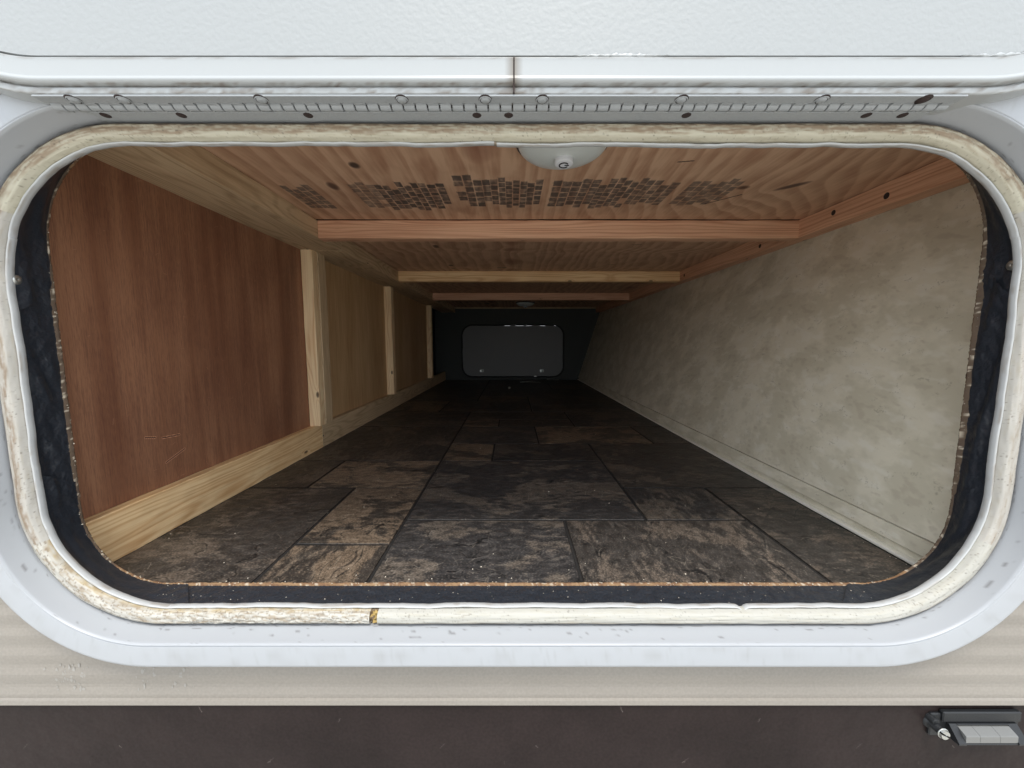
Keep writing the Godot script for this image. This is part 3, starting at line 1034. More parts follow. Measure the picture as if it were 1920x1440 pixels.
func build_lining():
	var o := thing("opening_lining", V(0.0, -0.28, 0.40), "wrinkled black tape lining the thickness of the hatch opening, with a ragged brown edge", "lining")
	var nx := 180
	var ny := 80
	var na := 44
	var la := base_loop(nx, ny, na)
	var lb := cut_loop(nx, ny, na)
	var m: int = la[0].size()
	var n1 := noise(311, 16.0, 3)
	var n2 := noise(312, 60.0, 3)
	# tape strips: from one place on the loop to another, each a hair above or below its neighbour
	var ib := 0
	var cuts: Array = [
		[int(nx * 0.0), nx, 0.0], [nx - 4, nx + na + 4, 0.0014], [nx + na - 2, nx + na + ny - 6, 0.0002], [nx + na + ny - 10, nx + na + ny + na + nx + na + 12, 0.0014],
		[2 * nx + 3 * na + ny + 8, 2 * nx + 3 * na + 2 * ny - 2, 0.0], [2 * nx + 3 * na + 2 * ny - 8, 2 * nx + 4 * na + 2 * ny + 5, 0.0014]]
	for q in cuts:
		var mb := MB.new()
		var p := PackedVector3Array()
		var uv := PackedVector2Array()
		var nv := 11
		var lift: float = q[2]
		for k in range(q[0], q[1] + 1):
			var i: int = k % m
			var endness: float = minf(k - q[0], q[1] - k)
			for j in nv:
				var f := float(j) / (nv - 1)
				var a: Vector2 = la[0][i] + la[1][i] * 0.0025
				var b: Vector2 = lb[0][i]
				var g := a.lerp(b, f)
				var z := lerpf(0.3790, Z_CUT, f)
				var side := absf(la[1][i].x)
				var amp: float = lerpf(0.0008, 0.0058, side)
				# folds run slantwise across the strip
				var w := n1.get_noise_2d(g.y * 0.55 + g.x * 0.6 + z * 1.6, z * 1.4 + lift * 900.0) * amp + absf(n2.get_noise_2d(g.y * 0.5 + g.x * 0.4, z * 1.2)) * amp * 0.35
				w *= sin(PI * clampf(f, 0.04, 0.97))
				g -= la[1][i] * (lift + w * 1.2 + 0.0003)
				p.append(V(g.x, g.y, z))
				uv.append(Vector2(k * 0.003, z))
		mb.grid(p, q[1] - q[0] + 1, nv, uv, PackedColorArray(), false, false, true)
		part(mb, "tape_strip", M.tape, o)
	# sawn edge: rough fibre showing at the inner rim, wider up the right side
	var e1 := noise(321, 45.0, 3)
	var e2 := noise(322, 300.0, 2)
	var le := cut_loop(420, 190, 100)
	var mb2 := MB.new()
	var rim: Array = [Vector2(0.004, 0.4225), Vector2(-0.0004, 0.4228), Vector2(-0.0020, 0.4215), Vector2(-0.0024, 0.4203), Vector2(-0.0017, 0.4188), Vector2(0.0004, 0.4172)]
	sweep(mb2, le, rim, true, func(s, j, q):
		var w := 0.0007 * e1.get_noise_2d(s, j * 0.4) + 0.0009 * e2.get_noise_2d(s, j * 1.3)
		var dz := 0.0
		if q.x > 0.45 and j >= 4: dz = -0.0026 * smoothstep(-0.24, -0.12, q.y) * (0.7 + 0.9 * e1.get_noise_2d(s * 1.2, 4.0))
		if q.x < -0.45 and j >= 4: dz = -0.0010 * (0.6 + e1.get_noise_2d(s * 1.7, 4.0))
		return Vector2(w - (0.0008 if q.x > 0.45 and j < 4 else 0.0), dz + 0.0006 * e2.get_noise_2d(s, 9.0 + j)),
		func(q, s, j):
			var a := e1.get_noise_2d(s * 0.8, j * 0.01 + 3.0)
			var b := e2.get_noise_2d(s * 0.8, j * 0.02)
			var c := Color(0.16, 0.085, 0.045).lerp(Color(0.30, 0.19, 0.10), clampf(0.45 + a + b * 0.6, 0, 1))
			if q.x < -0.46 or q.x > 0.46: c = c.lerp(Color(0.085, 0.062, 0.045), 0.85 if j >= 3 else 0.5)
			c = c.lerp(Color(0.62, 0.54, 0.42), smoothstep(0.34, 0.5, e1.get_noise_2d(s * 2.2, j * 0.02) + b * 0.35) * 0.8)
			return c)
	part(mb2, "sawn_edge", M.edge, o)
	# splinters and sawdust caught on the rim
	mb2 = MB.new()
	var r := RandomNumberGenerator.new()
	r.seed = 33
	var m2: int = le[0].size()
	for k in 150:
		var i := r.randi() % m2
		var q: Vector2 = le[0][i] - le[1][i] * r.randf_range(0.0018, 0.0034)
		if q.y > 0.19: continue
		crumb(mb2, V(q.x, q.y, r.randf_range(0.4170, 0.4215)), r.randf_range(0.0003, 0.0011), r)
	for k in 150:
		var i := r.randi() % (420 + 100)
		var f := r.randf()
		var q: Vector2 = le[0][i] - le[1][i] * 0.0018
		crumb(mb2, V(q.x * lerpf(0.975, 1.0, f), q.y + (1 - f) * 0.003, lerpf(0.382, 0.418, f)), r.randf_range(0.0002, 0.0006), r)
	var sp := part(mb2, "splinters", M.crumb, o)
	sp.set_meta("kind", "stuff")

func crumb(mb: MB, at: Vector3, s: float, r: RandomNumberGenerator):
	var p: Array = []
	for e in [Vector3(1, 0, 0), Vector3(-0.5, 0, 0.8), Vector3(-0.5, 0, -0.8), Vector3(0, 1, 0)]:
		p.append(at + (e + Vector3(r.randf_range(-0.4, 0.4), r.randf_range(-0.4, 0.4), r.randf_range(-0.4, 0.4))) * s)
	for f in [[0, 1, 2], [0, 1, 3], [1, 2, 3], [2, 0, 3]]:
		var ctr: Vector3 = (p[f[0]] + p[f[1]] + p[f[2]]) / 3.0
		mb.tri(p[f[0]], p[f[1]], p[f[2]], Vector2.ZERO, Vector2.ZERO, Vector2.ZERO, ctr - at)

func build_seal():
	var o := thing("weather_seal", V(0.0, -0.28, 0.375), "dirty cream rubber seal around the hatch opening, split at the bottom left", "seal")
	var full := base_loop(900, 400, 260)
	var m: int = full[0].size()
	# the bulb has a gap where its two ends meet at the bottom, left of the middle
	var start := 0
	while full[0][start].x < -0.1405: start += 1
	var stop := start
	while stop > 0 and full[0][stop].x > -0.1475: stop -= 1
	var open := turn_loop(full, start, m - (start - stop) + 1)
	var a := noise(331, 11.0, 3)
	var b := noise(332, 60.0, 3)
	var c := noise(333, 260.0, 2)
	var cream := Color(0.52, 0.49, 0.41)
	var tint := func(q: Vector2, s: float, j: int) -> Color:
		var t := j / 27.0                                     # 0 at the lip, 1 at the frame
		var n1 := b.get_noise_2d(s * 0.25, t * 0.10) * 1.3    # streaks along the rubber
		var nb := b.get_noise_2d(s * 1.1 + 9.0, t * 0.22)     # patches
		var n2 := c.get_noise_2d(s * 0.16, t * 0.11)          # fine cracks along it
		var n4 := c.get_noise_2d(s * 0.9 + 4.0, t * 0.07)     # specks
		var n3 := a.get_noise_2d(q.x, q.y)
		var col := cream
		var dark := Color(0.17, 0.125, 0.085)
		if q.y < -0.2:                                        # bottom: clean to the right, chalky and cracked to the left
			if q.x > -0.14:
				col = Color(0.44, 0.43, 0.385).lerp(Color(0.40, 0.37, 0.30), clampf(n1 * 0.5 + nb * 0.5, 0, 0.6))
				col = col.lerp(dark, smoothstep(0.60, 0.70, t + n1 * 0.05) * 0.55)
			else:
				col = Color(0.50, 0.48, 0.43).lerp(Color(0.33, 0.31, 0.27), clampf(0.25 + n1 * 0.9 + nb * 0.5, 0, 1))
				col = col.lerp(Color(0.40, 0.31, 0.17), (1.0 - smoothstep(0.16, 0.26, t + n1 * 0.08)) * clampf(0.6 + nb, 0, 0.85))
				col = col.lerp(dark, 0.7 if (absf(n2) < 0.06 and t > 0.2) else 0.0)
				col = col.lerp(Color(0.30, 0.22, 0.13), smoothstep(0.05, 0.4, nb + n1 * 0.4) * 0.5)
		elif q.y > 0.12:                                      # top: brown band along the upper, outer side
			var band := smoothstep(0.32, 0.42, t + n1 * 0.07 + n3 * 0.06)
			col = Color(0.50, 0.47, 0.37).lerp(Color(0.38, 0.34, 0.25), clampf(nb * 0.8 + n1 * 0.6, 0, 0.8))
			col = col.lerp(Color(0.26, 0.19, 0.125), band * clampf(0.68 + nb * 0.9 + n1 * 0.5, 0.2, 0.92))
			col = col.lerp(Color(0.08, 0.06, 0.045), smoothstep(0.60, 0.68, t + nb * 0.06) * 0.85)
		else:                                                 # sides: chalk white with a brown streak
			var kx := 1.0 if q.x < 0 else 0.3
			var band := exp(-pow((t - 0.46 - n3 * 0.10) / 0.09, 2.0))
			col = Color(0.45, 0.43, 0.39).lerp(Color(0.40, 0.36, 0.29), clampf(nb * 0.7 + n1 * 0.5, 0, 0.7))
			col = col.lerp(Color(0.22, 0.155, 0.10), clampf(band * kx * (0.75 + nb + n1 * 0.6), 0, 0.85))
			col = col.lerp(dark, smoothstep(0.62, 0.72, t + nb * 0.05) * 0.6)
		col = col.lerp(dark, (0.4 if absf(n2) < 0.016 else 0.0) * clampf(n3 * 3.0, 0, 1))
		col = col.lerp(Color(0.08, 0.065, 0.05), clampf((n4 - 0.50 + n3 * 0.15) * 3.0, 0, 0.6))
		return col
	var wob := func(s: float, j: int, q: Vector2) -> Vector2:
		var w := a.get_noise_2d(q.x * 1.1, q.y * 1.1 + 5.0)
		var f := b.get_noise_2d(q.x, q.y + j * 0.004)
		var k := 1.0 if q.y < -0.2 else 0.6
		var crack := 0.0
		if q.y < -0.2 and q.x < -0.15 and q.x > -0.36: crack = absf(b.get_noise_2d(q.x * 0.9, j * 0.007)) * 0.0024
		return Vector2(w * 0.0013 * k + f * 0.0002 + crack * 0.3, b.get_noise_2d(s * 0.3, j * 0.007) * 0.0008 + w * 0.0008 + crack)
	var mb := MB.new()
	sweep(mb, open, refine([Vector2(0.0016, 0.3805), Vector2(0.0018, 0.3775), Vector2(0.0030, 0.3732), Vector2(0.0048, 0.3708), Vector2(0.0078, 0.3698), Vector2(0.0108, 0.3697), Vector2(0.0134, 0.3702), Vector2(0.0150, 0.3720), Vector2(0.0157, 0.3750), Vector2(0.0158, 0.3810)], 3), false, wob, tint)
	var bulb := part(mb, "bulb", M.seal, o)
	bulb.set_meta("label", "cream bulb of the seal, brown with dirt along the top and left")
	# thin white lip, wavy, with a notch at the bottom right
	mb = MB.new()
	var wob2 := func(s: float, j: int, q: Vector2) -> Vector2:
		var w := a.get_noise_2d(q.x * 1.3 + 3.0, q.y * 1.3)
		var f := b.get_noise_2d(q.x * 0.7, q.y + 8.0)
		var nt := exp(-pow((q.x - 0.243) / 0.004, 2)) * 0.0032 if q.y < -0.2 else 0.0
		var jt := 0.0009 * (smoothstep(-0.0158, -0.0150, q.x) - 0.5) if q.y > 0.1 else 0.0
		return Vector2(w * 0.0016 + f * 0.0002 + nt - jt, 0.0)
	sweep(mb, full, [Vector2(0.0015, 0.3830), Vector2(-0.0004, 0.3826), Vector2(-0.0009, 0.3795), Vector2(-0.0008, 0.3772), Vector2(-0.0002, 0.3762), Vector2(0.0006, 0.3763), Vector2(0.0011, 0.3775), Vector2(0.0020, 0.3795), Vector2(0.0030, 0.3800)], true, wob2, func(q, s, j):
		var g := b.get_noise_2d(s * 0.3, j * 0.02)
		var base := Color(0.49, 0.50, 0.50)
		var d := clampf((g - 0.22) * 2.0, 0, 0.5)
		if j >= 6: d = clampf(0.5 + g, 0, 0.9)
		if q.y > 0.1 and absf(q.x + 0.0155) < 0.001: d = 0.9
		return base.lerp(Color(0.22, 0.16, 0.10), d))
	part(mb, "lip", M.seal, o)
	mb = MB.new()
	var r := RandomNumberGenerator.new()
	r.seed = 12
	for k in 7: crumb(mb, V(-0.144 + r.randf_range(-0.0025, 0.0025), -0.2845 + r.randf_range(-0.006, 0.005), 0.3755), 0.0032, r)
	part(mb, "foam_core", M.foam, o)

func build_door():
	var o := thing("hatch_door", V(0.0015, 0.203, 0.366), "white pebbled hatch door folded up above the opening, showing its inner face", "door")
	var l := rr(-0.545, 0.548, 0.2022, 0.70, 0.165, 0.165, 200, 60, 50)
	var m: int = l[0].size()
	var mb := MB.new()
	# skin inside the trim
	var pts := PackedVector2Array()
	for k in m: pts.append(l[0][k] - l[1][k] * 0.0279)
	var ix := Geometry2D.triangulate_polygon(pts)
	for e in range(0, ix.size(), 3):
		var w: Array = []
		for s in 3: w.append(V(pts[ix[e + s]].x, pts[ix[e + s]].y, 0.3345))
		mb.tri(w[0], w[1], w[2], Vector2(w[0].x, w[0].y), Vector2(w[1].x, w[1].y), Vector2(w[2].x, w[2].y), Vector3(0, 0, 1))
	sweep(mb, l, [Vector2(-0.0279, 0.3345), Vector2(-0.0279, 0.3375), Vector2(-0.0250, 0.3410)])
	part(mb, "skin", M.door_panel, o)
	# trim bent round the door, its ends meeting at the bottom in the middle
	var start := 0
	while l[0][start].x < 0.0022: start += 1
	var open := turn_loop(l, start, m - 1)
	open[0][0].x = 0.0021
	var e: int = open[0].size() - 1
	open[0][e].x = 0.0010
	mb = MB.new()
	var dirt1 := noise(341, 40.0, 4)
	var dirt2 := noise(342, 240.0, 2)
	sweep(mb, open, [Vector2(-0.0010, 0.3660), Vector2(0, 0.3650), Vector2(0, 0.3380), Vector2(-0.0004, 0.3368), Vector2(-0.0012, 0.3362), Vector2(-0.0040, 0.3360), Vector2(-0.0052, 0.3364), Vector2(-0.0058, 0.3378),
		Vector2(-0.0062, 0.3390), Vector2(-0.0066, 0.3380), Vector2(-0.0069, 0.3344), Vector2(-0.0077, 0.3328), Vector2(-0.0090, 0.3320), Vector2(-0.0104, 0.3322), Vector2(-0.0112, 0.3330), Vector2(-0.0124, 0.3332), Vector2(-0.0236, 0.3332), Vector2(-0.0248, 0.3326), Vector2(-0.0256, 0.3330), Vector2(-0.0259, 0.3345), Vector2(-0.0260, 0.3380)], false, null,
		func(q, s, j):
			var g := dirt1.get_noise_3d(q.x, q.y, j * 0.03)
			var h := dirt2.get_noise_3d(q.x, q.y, j * 0.01)
			var d := 0.0
			if j >= 17: d = clampf(0.15 + g * 0.8, 0, 0.5)
			if j >= 3 and j <= 10: d = clampf(0.16 + g * 0.9 + h * 0.6, 0, 0.75)
			if absf(q.x - 0.0015) < 0.0035 and q.y < 0.3: d = maxf(d, 0.72)
			return Color(1, 1, 1).lerp(Color(0.34, 0.24, 0.16), d))
	part(mb, "trim", M.trim, o)
	mb = MB.new()
	mb.box(V(0.0015, 0.2155, 0.3352), Vector3(0.0012, 0.026, 0.002), 0.0, 1)
	part(mb, "seam", M.rust, o)
	# caulk smeared over the gap between trim and skin, right of the seam and at the far right
	for cspan in [[0.050, 0.125, 0.0011], [0.36, 0.44, 0.0010]]:
		mb = MB.new()
		var nz := noise(351, 160.0, 3)
		var p := PackedVector3Array()
		var nl := 70
		for k in nl + 1:
			var f := float(k) / nl
			var x: float = lerpf(cspan[0], cspan[1], f)
			var base := 0.2291
			if x > 0.383: base += 0.165 - sqrt(maxf(0.165 * 0.165 - (x - 0.383) * (x - 0.383), 0.0))
			var w: float = cspan[2] * sin(PI * clampf(f, 0.03, 0.97)) * (1.0 + nz.get_noise_1d(x) * 1.2) + 0.0002
			for j in 6:
				var g := lerpf(-1.0, 1.0, j / 5.0)
				p.append(V(x, base + g * w * 1.5 + nz.get_noise_1d(x + 5.0) * 0.0008, 0.3341 - 0.0016 * (1.0 - g * g) - 0.0004 * nz.get_noise_2d(x * 2.0, g * 0.01)))
		mb.grid(p, nl + 1, 6, PackedVector2Array(), PackedColorArray())
		part(mb, "caulk", M.trim, o)
	mb = MB.new()
	mb.box(V(0.0015, 0.45, 0.3535), Vector3(0.80, 0.45, 0.024), 0.0)
	part(mb, "core", M.dark, o)

func build_hinge():
	var o := thing("piano_hinge", V(-0.01, 0.20, 0.352), "long white piano hinge between the frame and the folded-up door", "hinge")
	var xa := -0.392
	var xb := 0.372
	var y := 0.2003
	var r := 0.0046
	var zc := 0.3525
	var mb := MB.new()
	mb.box(V((xa + xb) * 0.5 + 0.008, y + 0.0008, 0.3672), Vector3(xb - xa - 0.03, 0.0014, 0.0182), 0.0003)
	part(mb, "frame_leaf", M.hinge, o)
	mb = MB.new()
	mb.box(V((xa + xb) * 0.5, y + 0.0008, 0.3404), Vector3(xb - xa, 0.0014, 0.0092), 0.0003)
	part(mb, "door_leaf", M.hinge, o)
	var n := 74
	var step := (xb - xa) / n
	var master := [null, null]
	for k in n:
		var which := k % 2
		if master[which] == null:
			mb = MB.new()
			var half := step * 0.5 - 0.0006
			mb.lathe(Vector3(-half, 0, 0), Vector3(1, 0, 0), [Vector2(0.0, 0), Vector2(r - 0.0005, 0), Vector2(r, 0.0004), Vector2(r, 2 * half - 0.0004), Vector2(r - 0.0005, 2 * half), Vector2(0, 2 * half)], 20)
			if which == 0: mb.box(Vector3(0, -0.0021, -0.0042), Vector3(2 * half, 0.0013, 0.0052), 0.0002)
			else: mb.box(Vector3(0, -0.0021, 0.0042), Vector3(2 * half, 0.0013, 0.0052), 0.0002)
			master[which] = mb.mesh()
		var kn := MeshInstance3D.new()
		kn.name = "knuckle"
		kn.mesh = master[which]
		kn.material_override = M.hinge
		o.add_child(kn, true)
		kn.position = V(xa + (k + 0.5) * step, y + 0.0030 + 0.0001 * (which), zc) - o.position
	mb = MB.new()
	mb.tube(PackedVector3Array([V(xa + 0.001, y + 0.0030, zc), V(xb - 0.001, y + 0.0030, zc)]), PackedFloat32Array([0.0022, 0.0022]), 10)
	part(mb, "pin", M.rust, o)
	for x in [-0.359, -0.292, -0.18, -0.031, -0.003, 0.154, 0.313, 0.345]:
		mb = MB.new()
		mb.lathe(V(x, y + 0.0004, 0.3622), Vector3(0, -1, 0), [Vector2(0.0040, -0.0006), Vector2(0.0040, 0.0004), Vector2(0.0034, 0.0008), Vector2(0.0, 0.0009)], 18)
		part(mb, "frame_screw", M.rust, o)
	for x in [-0.362, -0.321, -0.207, -0.091, -0.022, 0.025, 0.14, 0.256, 0.34]:
		mb = MB.new()
		mb.lathe(V(x, y + 0.0002, 0.3405), Vector3(0, -1, 0), [Vector2(0.0052, -0.0004), Vector2(0.0052, 0.0006), Vector2(0.0044, 0.0008)], 22)
		mb.lathe(V(x, y + 0.0002, 0.3405), Vector3(0, -1, 0), [Vector2(0.0040, 0.0004), Vector2(0.0038, 0.0009), Vector2(0.0030, 0.0015), Vector2(0.0016, 0.0018), Vector2(0.0, 0.0019)], 22)
		part(mb, "door_screw", M.rust if x == 0.34 else M.hinge, o)
		mb = MB.new()
		mb.lathe(V(x, y + 0.0002, 0.3399), Vector3(0, -1, 0), [Vector2(0.0055, -0.0004), Vector2(0.0055, 0.00035), Vector2(0.0, 0.0004)], 22)
		part(mb, "washer", M.rust, o)

func build_lights():
	var ats := [V(0.068, 0.2715, 0.546), V(0.089, 0.2715, 2.60)]
	var lab := ["round white dome light with a push switch on the plywood ceiling near the opening", "small far dome light on the ceiling behind the last beam"]
	var first: Node3D = null
	for k in 2:
		if k == 1:
			var dup: Node3D = first.duplicate()
			dup.name = numbered("dome_light")
			add_child(dup, true)
			dup.position = ats[1]
			tag(dup, lab[1], "light", "round ceiling lights")
			break
		var o := thing("dome_light", ats[0], lab[0], "light", "round ceiling lights")
		first = o
		var mb := MB.new()
		mb.lathe(ats[0], Vector3(0, -1, 0), [Vector2(0.0635, -0.002), Vector2(0.0640, 0.003), Vector2(0.0630, 0.0050), Vector2(0.0605, 0.0056)], 56)
		part(mb, "base", M.black, o)
		mb = MB.new()
		var prof: Array = []
		for e in 14:
			var g := PI * 0.5 * e / 13.0
			prof.append(Vector2(0.0600 * cos(g), 0.0050 + 0.0215 * sin(g)))
		mb.lathe(ats[0], Vector3(0, -1, 0), prof, 56)
		part(mb, "lens", M.lens, o)
		var sw: Vector3 = ats[0] + Vector3(0.0015, -0.0260, 0.002)
		var dn := Vector3(0.0, -1.0, 0.08).normalized()
		mb = MB.new()
		mb.lathe(sw, dn, [Vector2(0.0126, -0.004), Vector2(0.0124, 0.0052), Vector2(0.0116, 0.0066), Vector2(0.0098, 0.0074), Vector2(0.0, 0.0076)], 28)
		var s := part(mb, "switch", M.switch, o)
		# power symbol: an open ring with a bar
		mb = MB.new()
		var face: Vector3 = sw + dn * 0.0078
		var ax := Vector3(1, 0, 0)
		var ay := dn.cross(ax).normalized()
		var ringp := PackedVector3Array()
		var rad := PackedFloat32Array()
		for e in 21:
			var g := deg_to_rad(35.0 + 290.0 * e / 20.0)
			ringp.append(face + (ax * cos(g) + ay * sin(g)) * 0.0060); rad.append(0.0009)
		mb.tube(ringp, rad, 6)
		mb.tube(PackedVector3Array([face + ax * 0.0010, face + ax * 0.0068]), PackedFloat32Array([0.0009, 0.0009]), 6)
		part(mb, "power_symbol", M.dark, o)

func far_loop() -> Array:
	return rr(-0.381, 0.394, -0.255, 0.137, 0.075, 0.075, 30, 12, 14)

func build_far_hatch():
	var o := thing("far_hatch", V(0.006, -0.26, Z_BACK), "closed grey hatch door with rounded corners at the far end of the bay", "door")
	var l := far_loop()
	var mb := MB.new()
	var pts := PackedVector2Array()
	for k in l[0].size(): pts.append(l[0][k] - l[1][k] * 0.0019)
	var ix := Geometry2D.triangulate_polygon(pts)
	for e in range(0, ix.size(), 3):
		var w: Array = []
		for s in 3: w.append(V(pts[ix[e + s]].x, pts[ix[e + s]].y, Z_BACK + 0.018))
		mb.tri(w[0], w[1], w[2], Vector2.ZERO, Vector2.ZERO, Vector2.ZERO, Vector3(0, 0, 1))
	sweep(mb, l, [Vector2(-0.0019, Z_BACK + 0.018), Vector2(-0.0018, Z_BACK + 0.034)])
	part(mb, "panel", mat(rgb(122, 123, 123), 0.5), o)
	mb = MB.new()
	sweep(mb, l, [Vector2(0.008, Z_BACK + 0.001), Vector2(0.0075, Z_BACK - 0.006), Vector2(0.003, Z_BACK - 0.009), Vector2(-0.001, Z_BACK - 0.004), Vector2(-0.002, Z_BACK + 0.004)])
	part(mb, "seal", M.recess, o)
	# strips of seal closing the gap; daylight leaks in between them
	var m: int = l[0].size()
	for g in [[0, 23], [24, 43], [46, 49], [50, 68], [69, 73], [75, 78], [80, 81], [84, 86], [88, 113], [117, 119], [124, 134], [135, 140]]:
		mb = MB.new()
		sweep(mb, turn_loop(l, g[0] % m, g[1] - g[0] + 1), [Vector2(0.001, Z_BACK + 0.024), Vector2(-0.0105, Z_BACK + 0.024), Vector2(-0.0105, Z_BACK + 0.032), Vector2(0.001, Z_BACK + 0.032)], false)
		part(mb, "seal_strip", M.recess, o)
	for x in [-0.235, 0.232]:
		mb = MB.new()
		mb.box(V(x, -0.212, Z_BACK + 0.014), Vector3(0.03, 0.022, 0.01), 0.002)
		mb.lathe(V(x + 0.004, -0.212, Z_BACK + 0.010), Vector3(0, 0, 1), [Vector2(0.008, 0), Vector2(0.007, 0.008), Vector2(0, 0.009)], 14)
		part(mb, "latch", M.zinc, o)

func build_marker():
	var o := thing("plate_light", V(0.475, -0.40, 0.382), "black plate light with a clear ribbed lens on the dark skirt at lower right", "light")
	# mounting base and hood
	var mb := MB.new()
	mb.box(V(0.492, -0.4035, 0.3700), Vector3(0.094, 0.026, 0.0035), 0.001)
	part(mb, "base_plate", M.black, o)
	mb = MB.new()
	mb.box(V(0.4965, -0.3925, 0.3685), Vector3(0.083, 0.0115, 0.0052), 0.0010)
	part(mb, "hood", M.black, o)
	# bezel: frame round the lens, leaning out towards its lower edge
	mb = MB.new()
	for side in [[0.4612, 0.4690], [0.5232, 0.5330]]:
		var sec: Array = [Vector2(0.3690, -0.3990), Vector2(0.3655, -0.3992), Vector2(0.3545, -0.4110), Vector2(0.3548, -0.4128), Vector2(0.3690, -0.4135)]
		for e in sec.size():
			var f: int = (e + 1) % sec.size()
			mb.quad(V(side[0], sec[e].y, sec[e].x), V(side[1], sec[e].y, sec[e].x), V(side[1], sec[f].y, sec[f].x), V(side[0], sec[f].y, sec[f].x), Vector3(0, 0.5, 1) if e < 2 else Vector3(0, -1, 0.2), 2, 0, Vector2.ZERO)
		for x in side:
			for e in range(1, sec.size() - 1):
				mb.tri(V(x, sec[0].y, sec[0].x), V(x, sec[e].y, sec[e].x), V(x, sec[e + 1].y, sec[e + 1].x), Vector2.ZERO, Vector2.ZERO, Vector2.ZERO, Vector3(-1 if x == side[0] else 1, 0, 0))
	mb.box(V(0.4961, -0.3996, 0.3668), Vector3(0.0542, 0.0016, 0.0044), 0.0004)
	mb.box(V(0.4961, -0.4122, 0.3622), Vector3(0.0542, 0.0018, 0.0140), 0.0005)
	part(mb, "bezel", M.black, o)
	# lens: a bar with two facets, scored across in two places
	mb = MB.new()
	var lm := mat(rgb(112, 112, 110), 0.12)
	var xs := [0.4692, 0.4838, 0.4841, 0.5045, 0.5048, 0.5230]
	for k in [0, 2, 4]:
		var pr: Array = [Vector2(-0.4010, 0.3660), Vector2(-0.4008, 0.3640), Vector2(-0.4036, 0.3567), Vector2(-0.4044, 0.3560), Vector2(-0.4108, 0.3557), Vector2(-0.4110, 0.3660)]
		for e in pr.size() - 1:
			mb.quad(V(xs[k], pr[e].x, pr[e].y), V(xs[k + 1], pr[e].x, pr[e].y), V(xs[k + 1], pr[e + 1].x, pr[e + 1].y), V(xs[k], pr[e + 1].x, pr[e + 1].y), Vector3(0, 0.5, 1) if e < 4 else Vector3(0, -1, 0), 2, 0, Vector2.ZERO)
		for x in [xs[k], xs[k + 1]]:
			for e in range(1, pr.size() - 1):
				mb.tri(V(x, pr[0].x, pr[0].y), V(x, pr[e].x, pr[e].y), V(x, pr[e + 1].x, pr[e + 1].y), Vector2.ZERO, Vector2.ZERO, Vector2.ZERO, Vector3(-1 if x == xs[k] else 1, 0, 0))
	part(mb, "lens", lm, o)
	# slotted hex screw in its boss at the left end
	mb = MB.new()
	var bp := V(0.4475, -0.4025, 0.3715)
	mb.lathe(bp, Vector3(0, 0, 1), [Vector2(0.0072, 0.0), Vector2(0.0066, 0.002), Vector2(0.0042, 0.003), Vector2(0.0040, 0.0125), Vector2(0.003, 0.013)], 22)
	mb.lathe(bp + Vector3(-0.0015, 0.006, 0.0), Vector3(0.05, -0.05, 1), [Vector2(0.0044, 0.0), Vector2(0.0038, 0.007), Vector2(0.0034, 0.0075), Vector2(0.0, 0.0075)], 16)
	part(mb, "boss", M.black, o)
	mb = MB.new()
	var hp := bp + Vector3(0, 0, 0.0125)
	mb.lathe(hp, Vector3(0, 0, 1), [Vector2(0.0052, 0.0), Vector2(0.0056, 0.0004), Vector2(0.0056, 0.0010), Vector2(0.0050, 0.0012)], 24)
	for half in [-1.0, 1.0]:
		# the head is split by its slot: two half discs
		var rot := Basis(Vector3(0, 0, 1), deg_to_rad(-28))
		var pts: Array = []
		for e in 13:
			var g := PI * (e / 12.0)
			pts.append(Vector2(cos(g) * 0.0050, half * maxf(sin(g) * 0.0050, 0.0009)))
		for e in 12:
			var a: Vector3 = hp + rot * Vector3(pts[e].x, pts[e].y, 0.0010)
			var b: Vector3 = hp + rot * Vector3(pts[e + 1].x, pts[e + 1].y, 0.0010)
			var a2: Vector3 = hp + rot * Vector3(pts[e].x * 0.86, lerpf(pts[e].y, half * 0.0009, 0.14), 0.0034)
			var b2: Vector3 = hp + rot * Vector3(pts[e + 1].x * 0.86, lerpf(pts[e + 1].y, half * 0.0009, 0.14), 0.0034)
			mb.quad(a, b, b2, a2, rot * Vector3(pts[e].x, pts[e].y, 0.002), 2, 0, Vector2.ZERO)
			mb.tri(hp + rot * Vector3(0, half * 0.0009, 0.0034), a2, b2, Vector2.ZERO, Vector2.ZERO, Vector2.ZERO, Vector3(0, 0, 1))
		var c0: Vector3 = hp + rot * Vector3(-0.0043, half * 0.0009, 0.0034)
		var c1: Vector3 = hp + rot * Vector3(0.0043, half * 0.0009, 0.0034)
		mb.quad(c0, c1, c1 - Vector3(0, 0, 0.0026), c0 - Vector3(0, 0, 0.0026), rot * Vector3(0, -half, 0), 1, 0, Vector2.ZERO)
	part(mb, "screw", M.zinc, o)

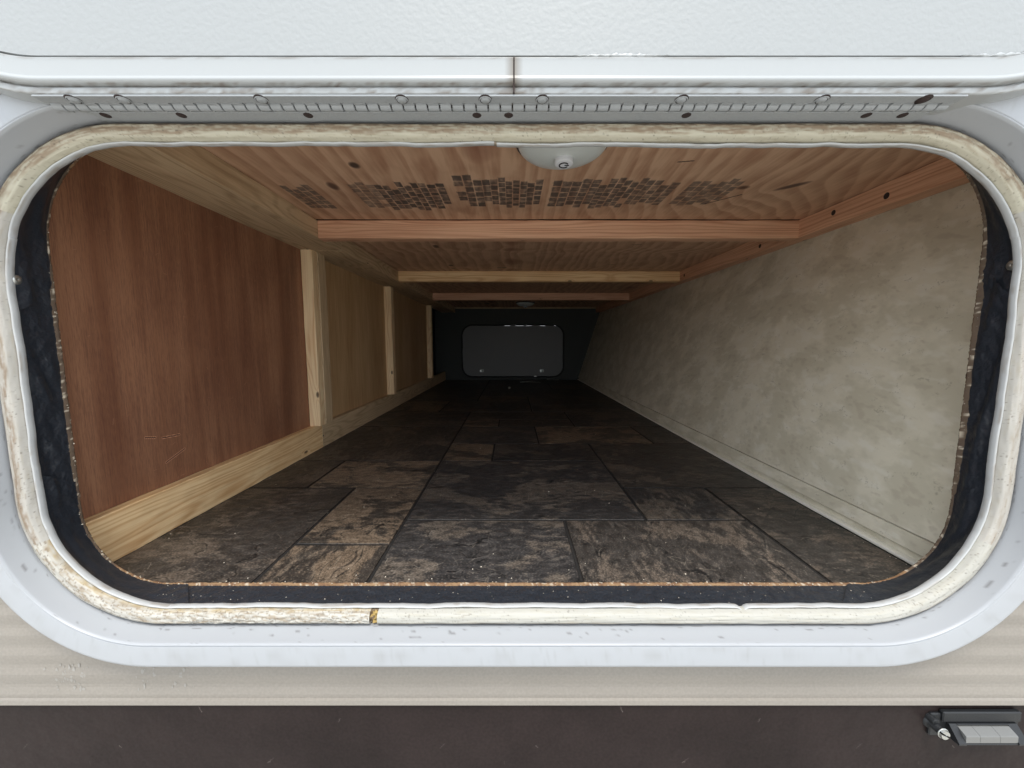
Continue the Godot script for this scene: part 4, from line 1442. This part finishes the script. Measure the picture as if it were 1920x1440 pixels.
func build_small():
	# thin rods lying at the far end and a bright bead on the floor
	var mb := MB.new()
	mb.tube(PackedVector3Array([V(0.058, -0.277, 2.76), V(0.13, -0.274, 2.75), V(0.20, -0.277, 2.72)]), PackedFloat32Array([0.003, 0.003, 0.003]), 8)
	var o := MeshInstance3D.new()
	o.name = "metal_rod"
	o.mesh = mb.mesh()
	o.material_override = M.zinc
	add_child(o, true)
	tag(o, "thin bent metal rod lying on the floor below the far hatch, nearer of two", "rod", "rods below the far hatch")
	mb = MB.new()
	mb.tube(PackedVector3Array([V(0.265, -0.272, 2.92), V(0.35, -0.272, 2.88)]), PackedFloat32Array([0.003, 0.003]), 8)
	o = MeshInstance3D.new()
	o.name = "metal_rod_001"
	o.mesh = mb.mesh()
	o.material_override = M.zinc
	add_child(o, true)
	tag(o, "short straight metal rod by the far wall, right of the bent one", "rod", "rods below the far hatch")
	mb = MB.new()
	mb.lathe(V(-0.017, -0.28, 2.397), Vector3(0, 1, 0), [Vector2(0.008, 0), Vector2(0.0085, 0.004), Vector2(0.006, 0.0085), Vector2(0.0, 0.010)], 14)
	o = MeshInstance3D.new()
	o.name = "bright_pebble"
	o.mesh = mb.mesh()
	o.material_override = M.zinc
	add_child(o, true)
	tag(o, "tiny bright pebble on the dark floor before the far hatch", "pebble")
	mb = MB.new()
	var r := RandomNumberGenerator.new()
	r.seed = 55
	for k in 170:
		var z := 0.43 + 1.0 * pow(r.randf(), 1.7)
		var x := r.randf_range(-0.5, 0.49)
		if k % 3 == 0: x = [-0.509, 0.503][(k / 3) % 2] + absf(r.randfn(0, 0.006)) * (1.0 if (k / 3) % 2 == 0 else -1.0)
		elif k % 3 == 1 and k % 2 == 0: z = 0.425 + absf(r.randfn(0, 0.02))
		crumb(mb, V(x, -0.2797, z), 0.0003 + 0.0009 * pow(r.randf(), 2.0), r)
	o = MeshInstance3D.new()
	o.name = "floor_crumbs"
	o.mesh = mb.mesh()
	o.material_override = M.crumb
	add_child(o, true)
	tag(o, "pale crumbs and grit scattered over the dark tile floor", "debris", "", "stuff")
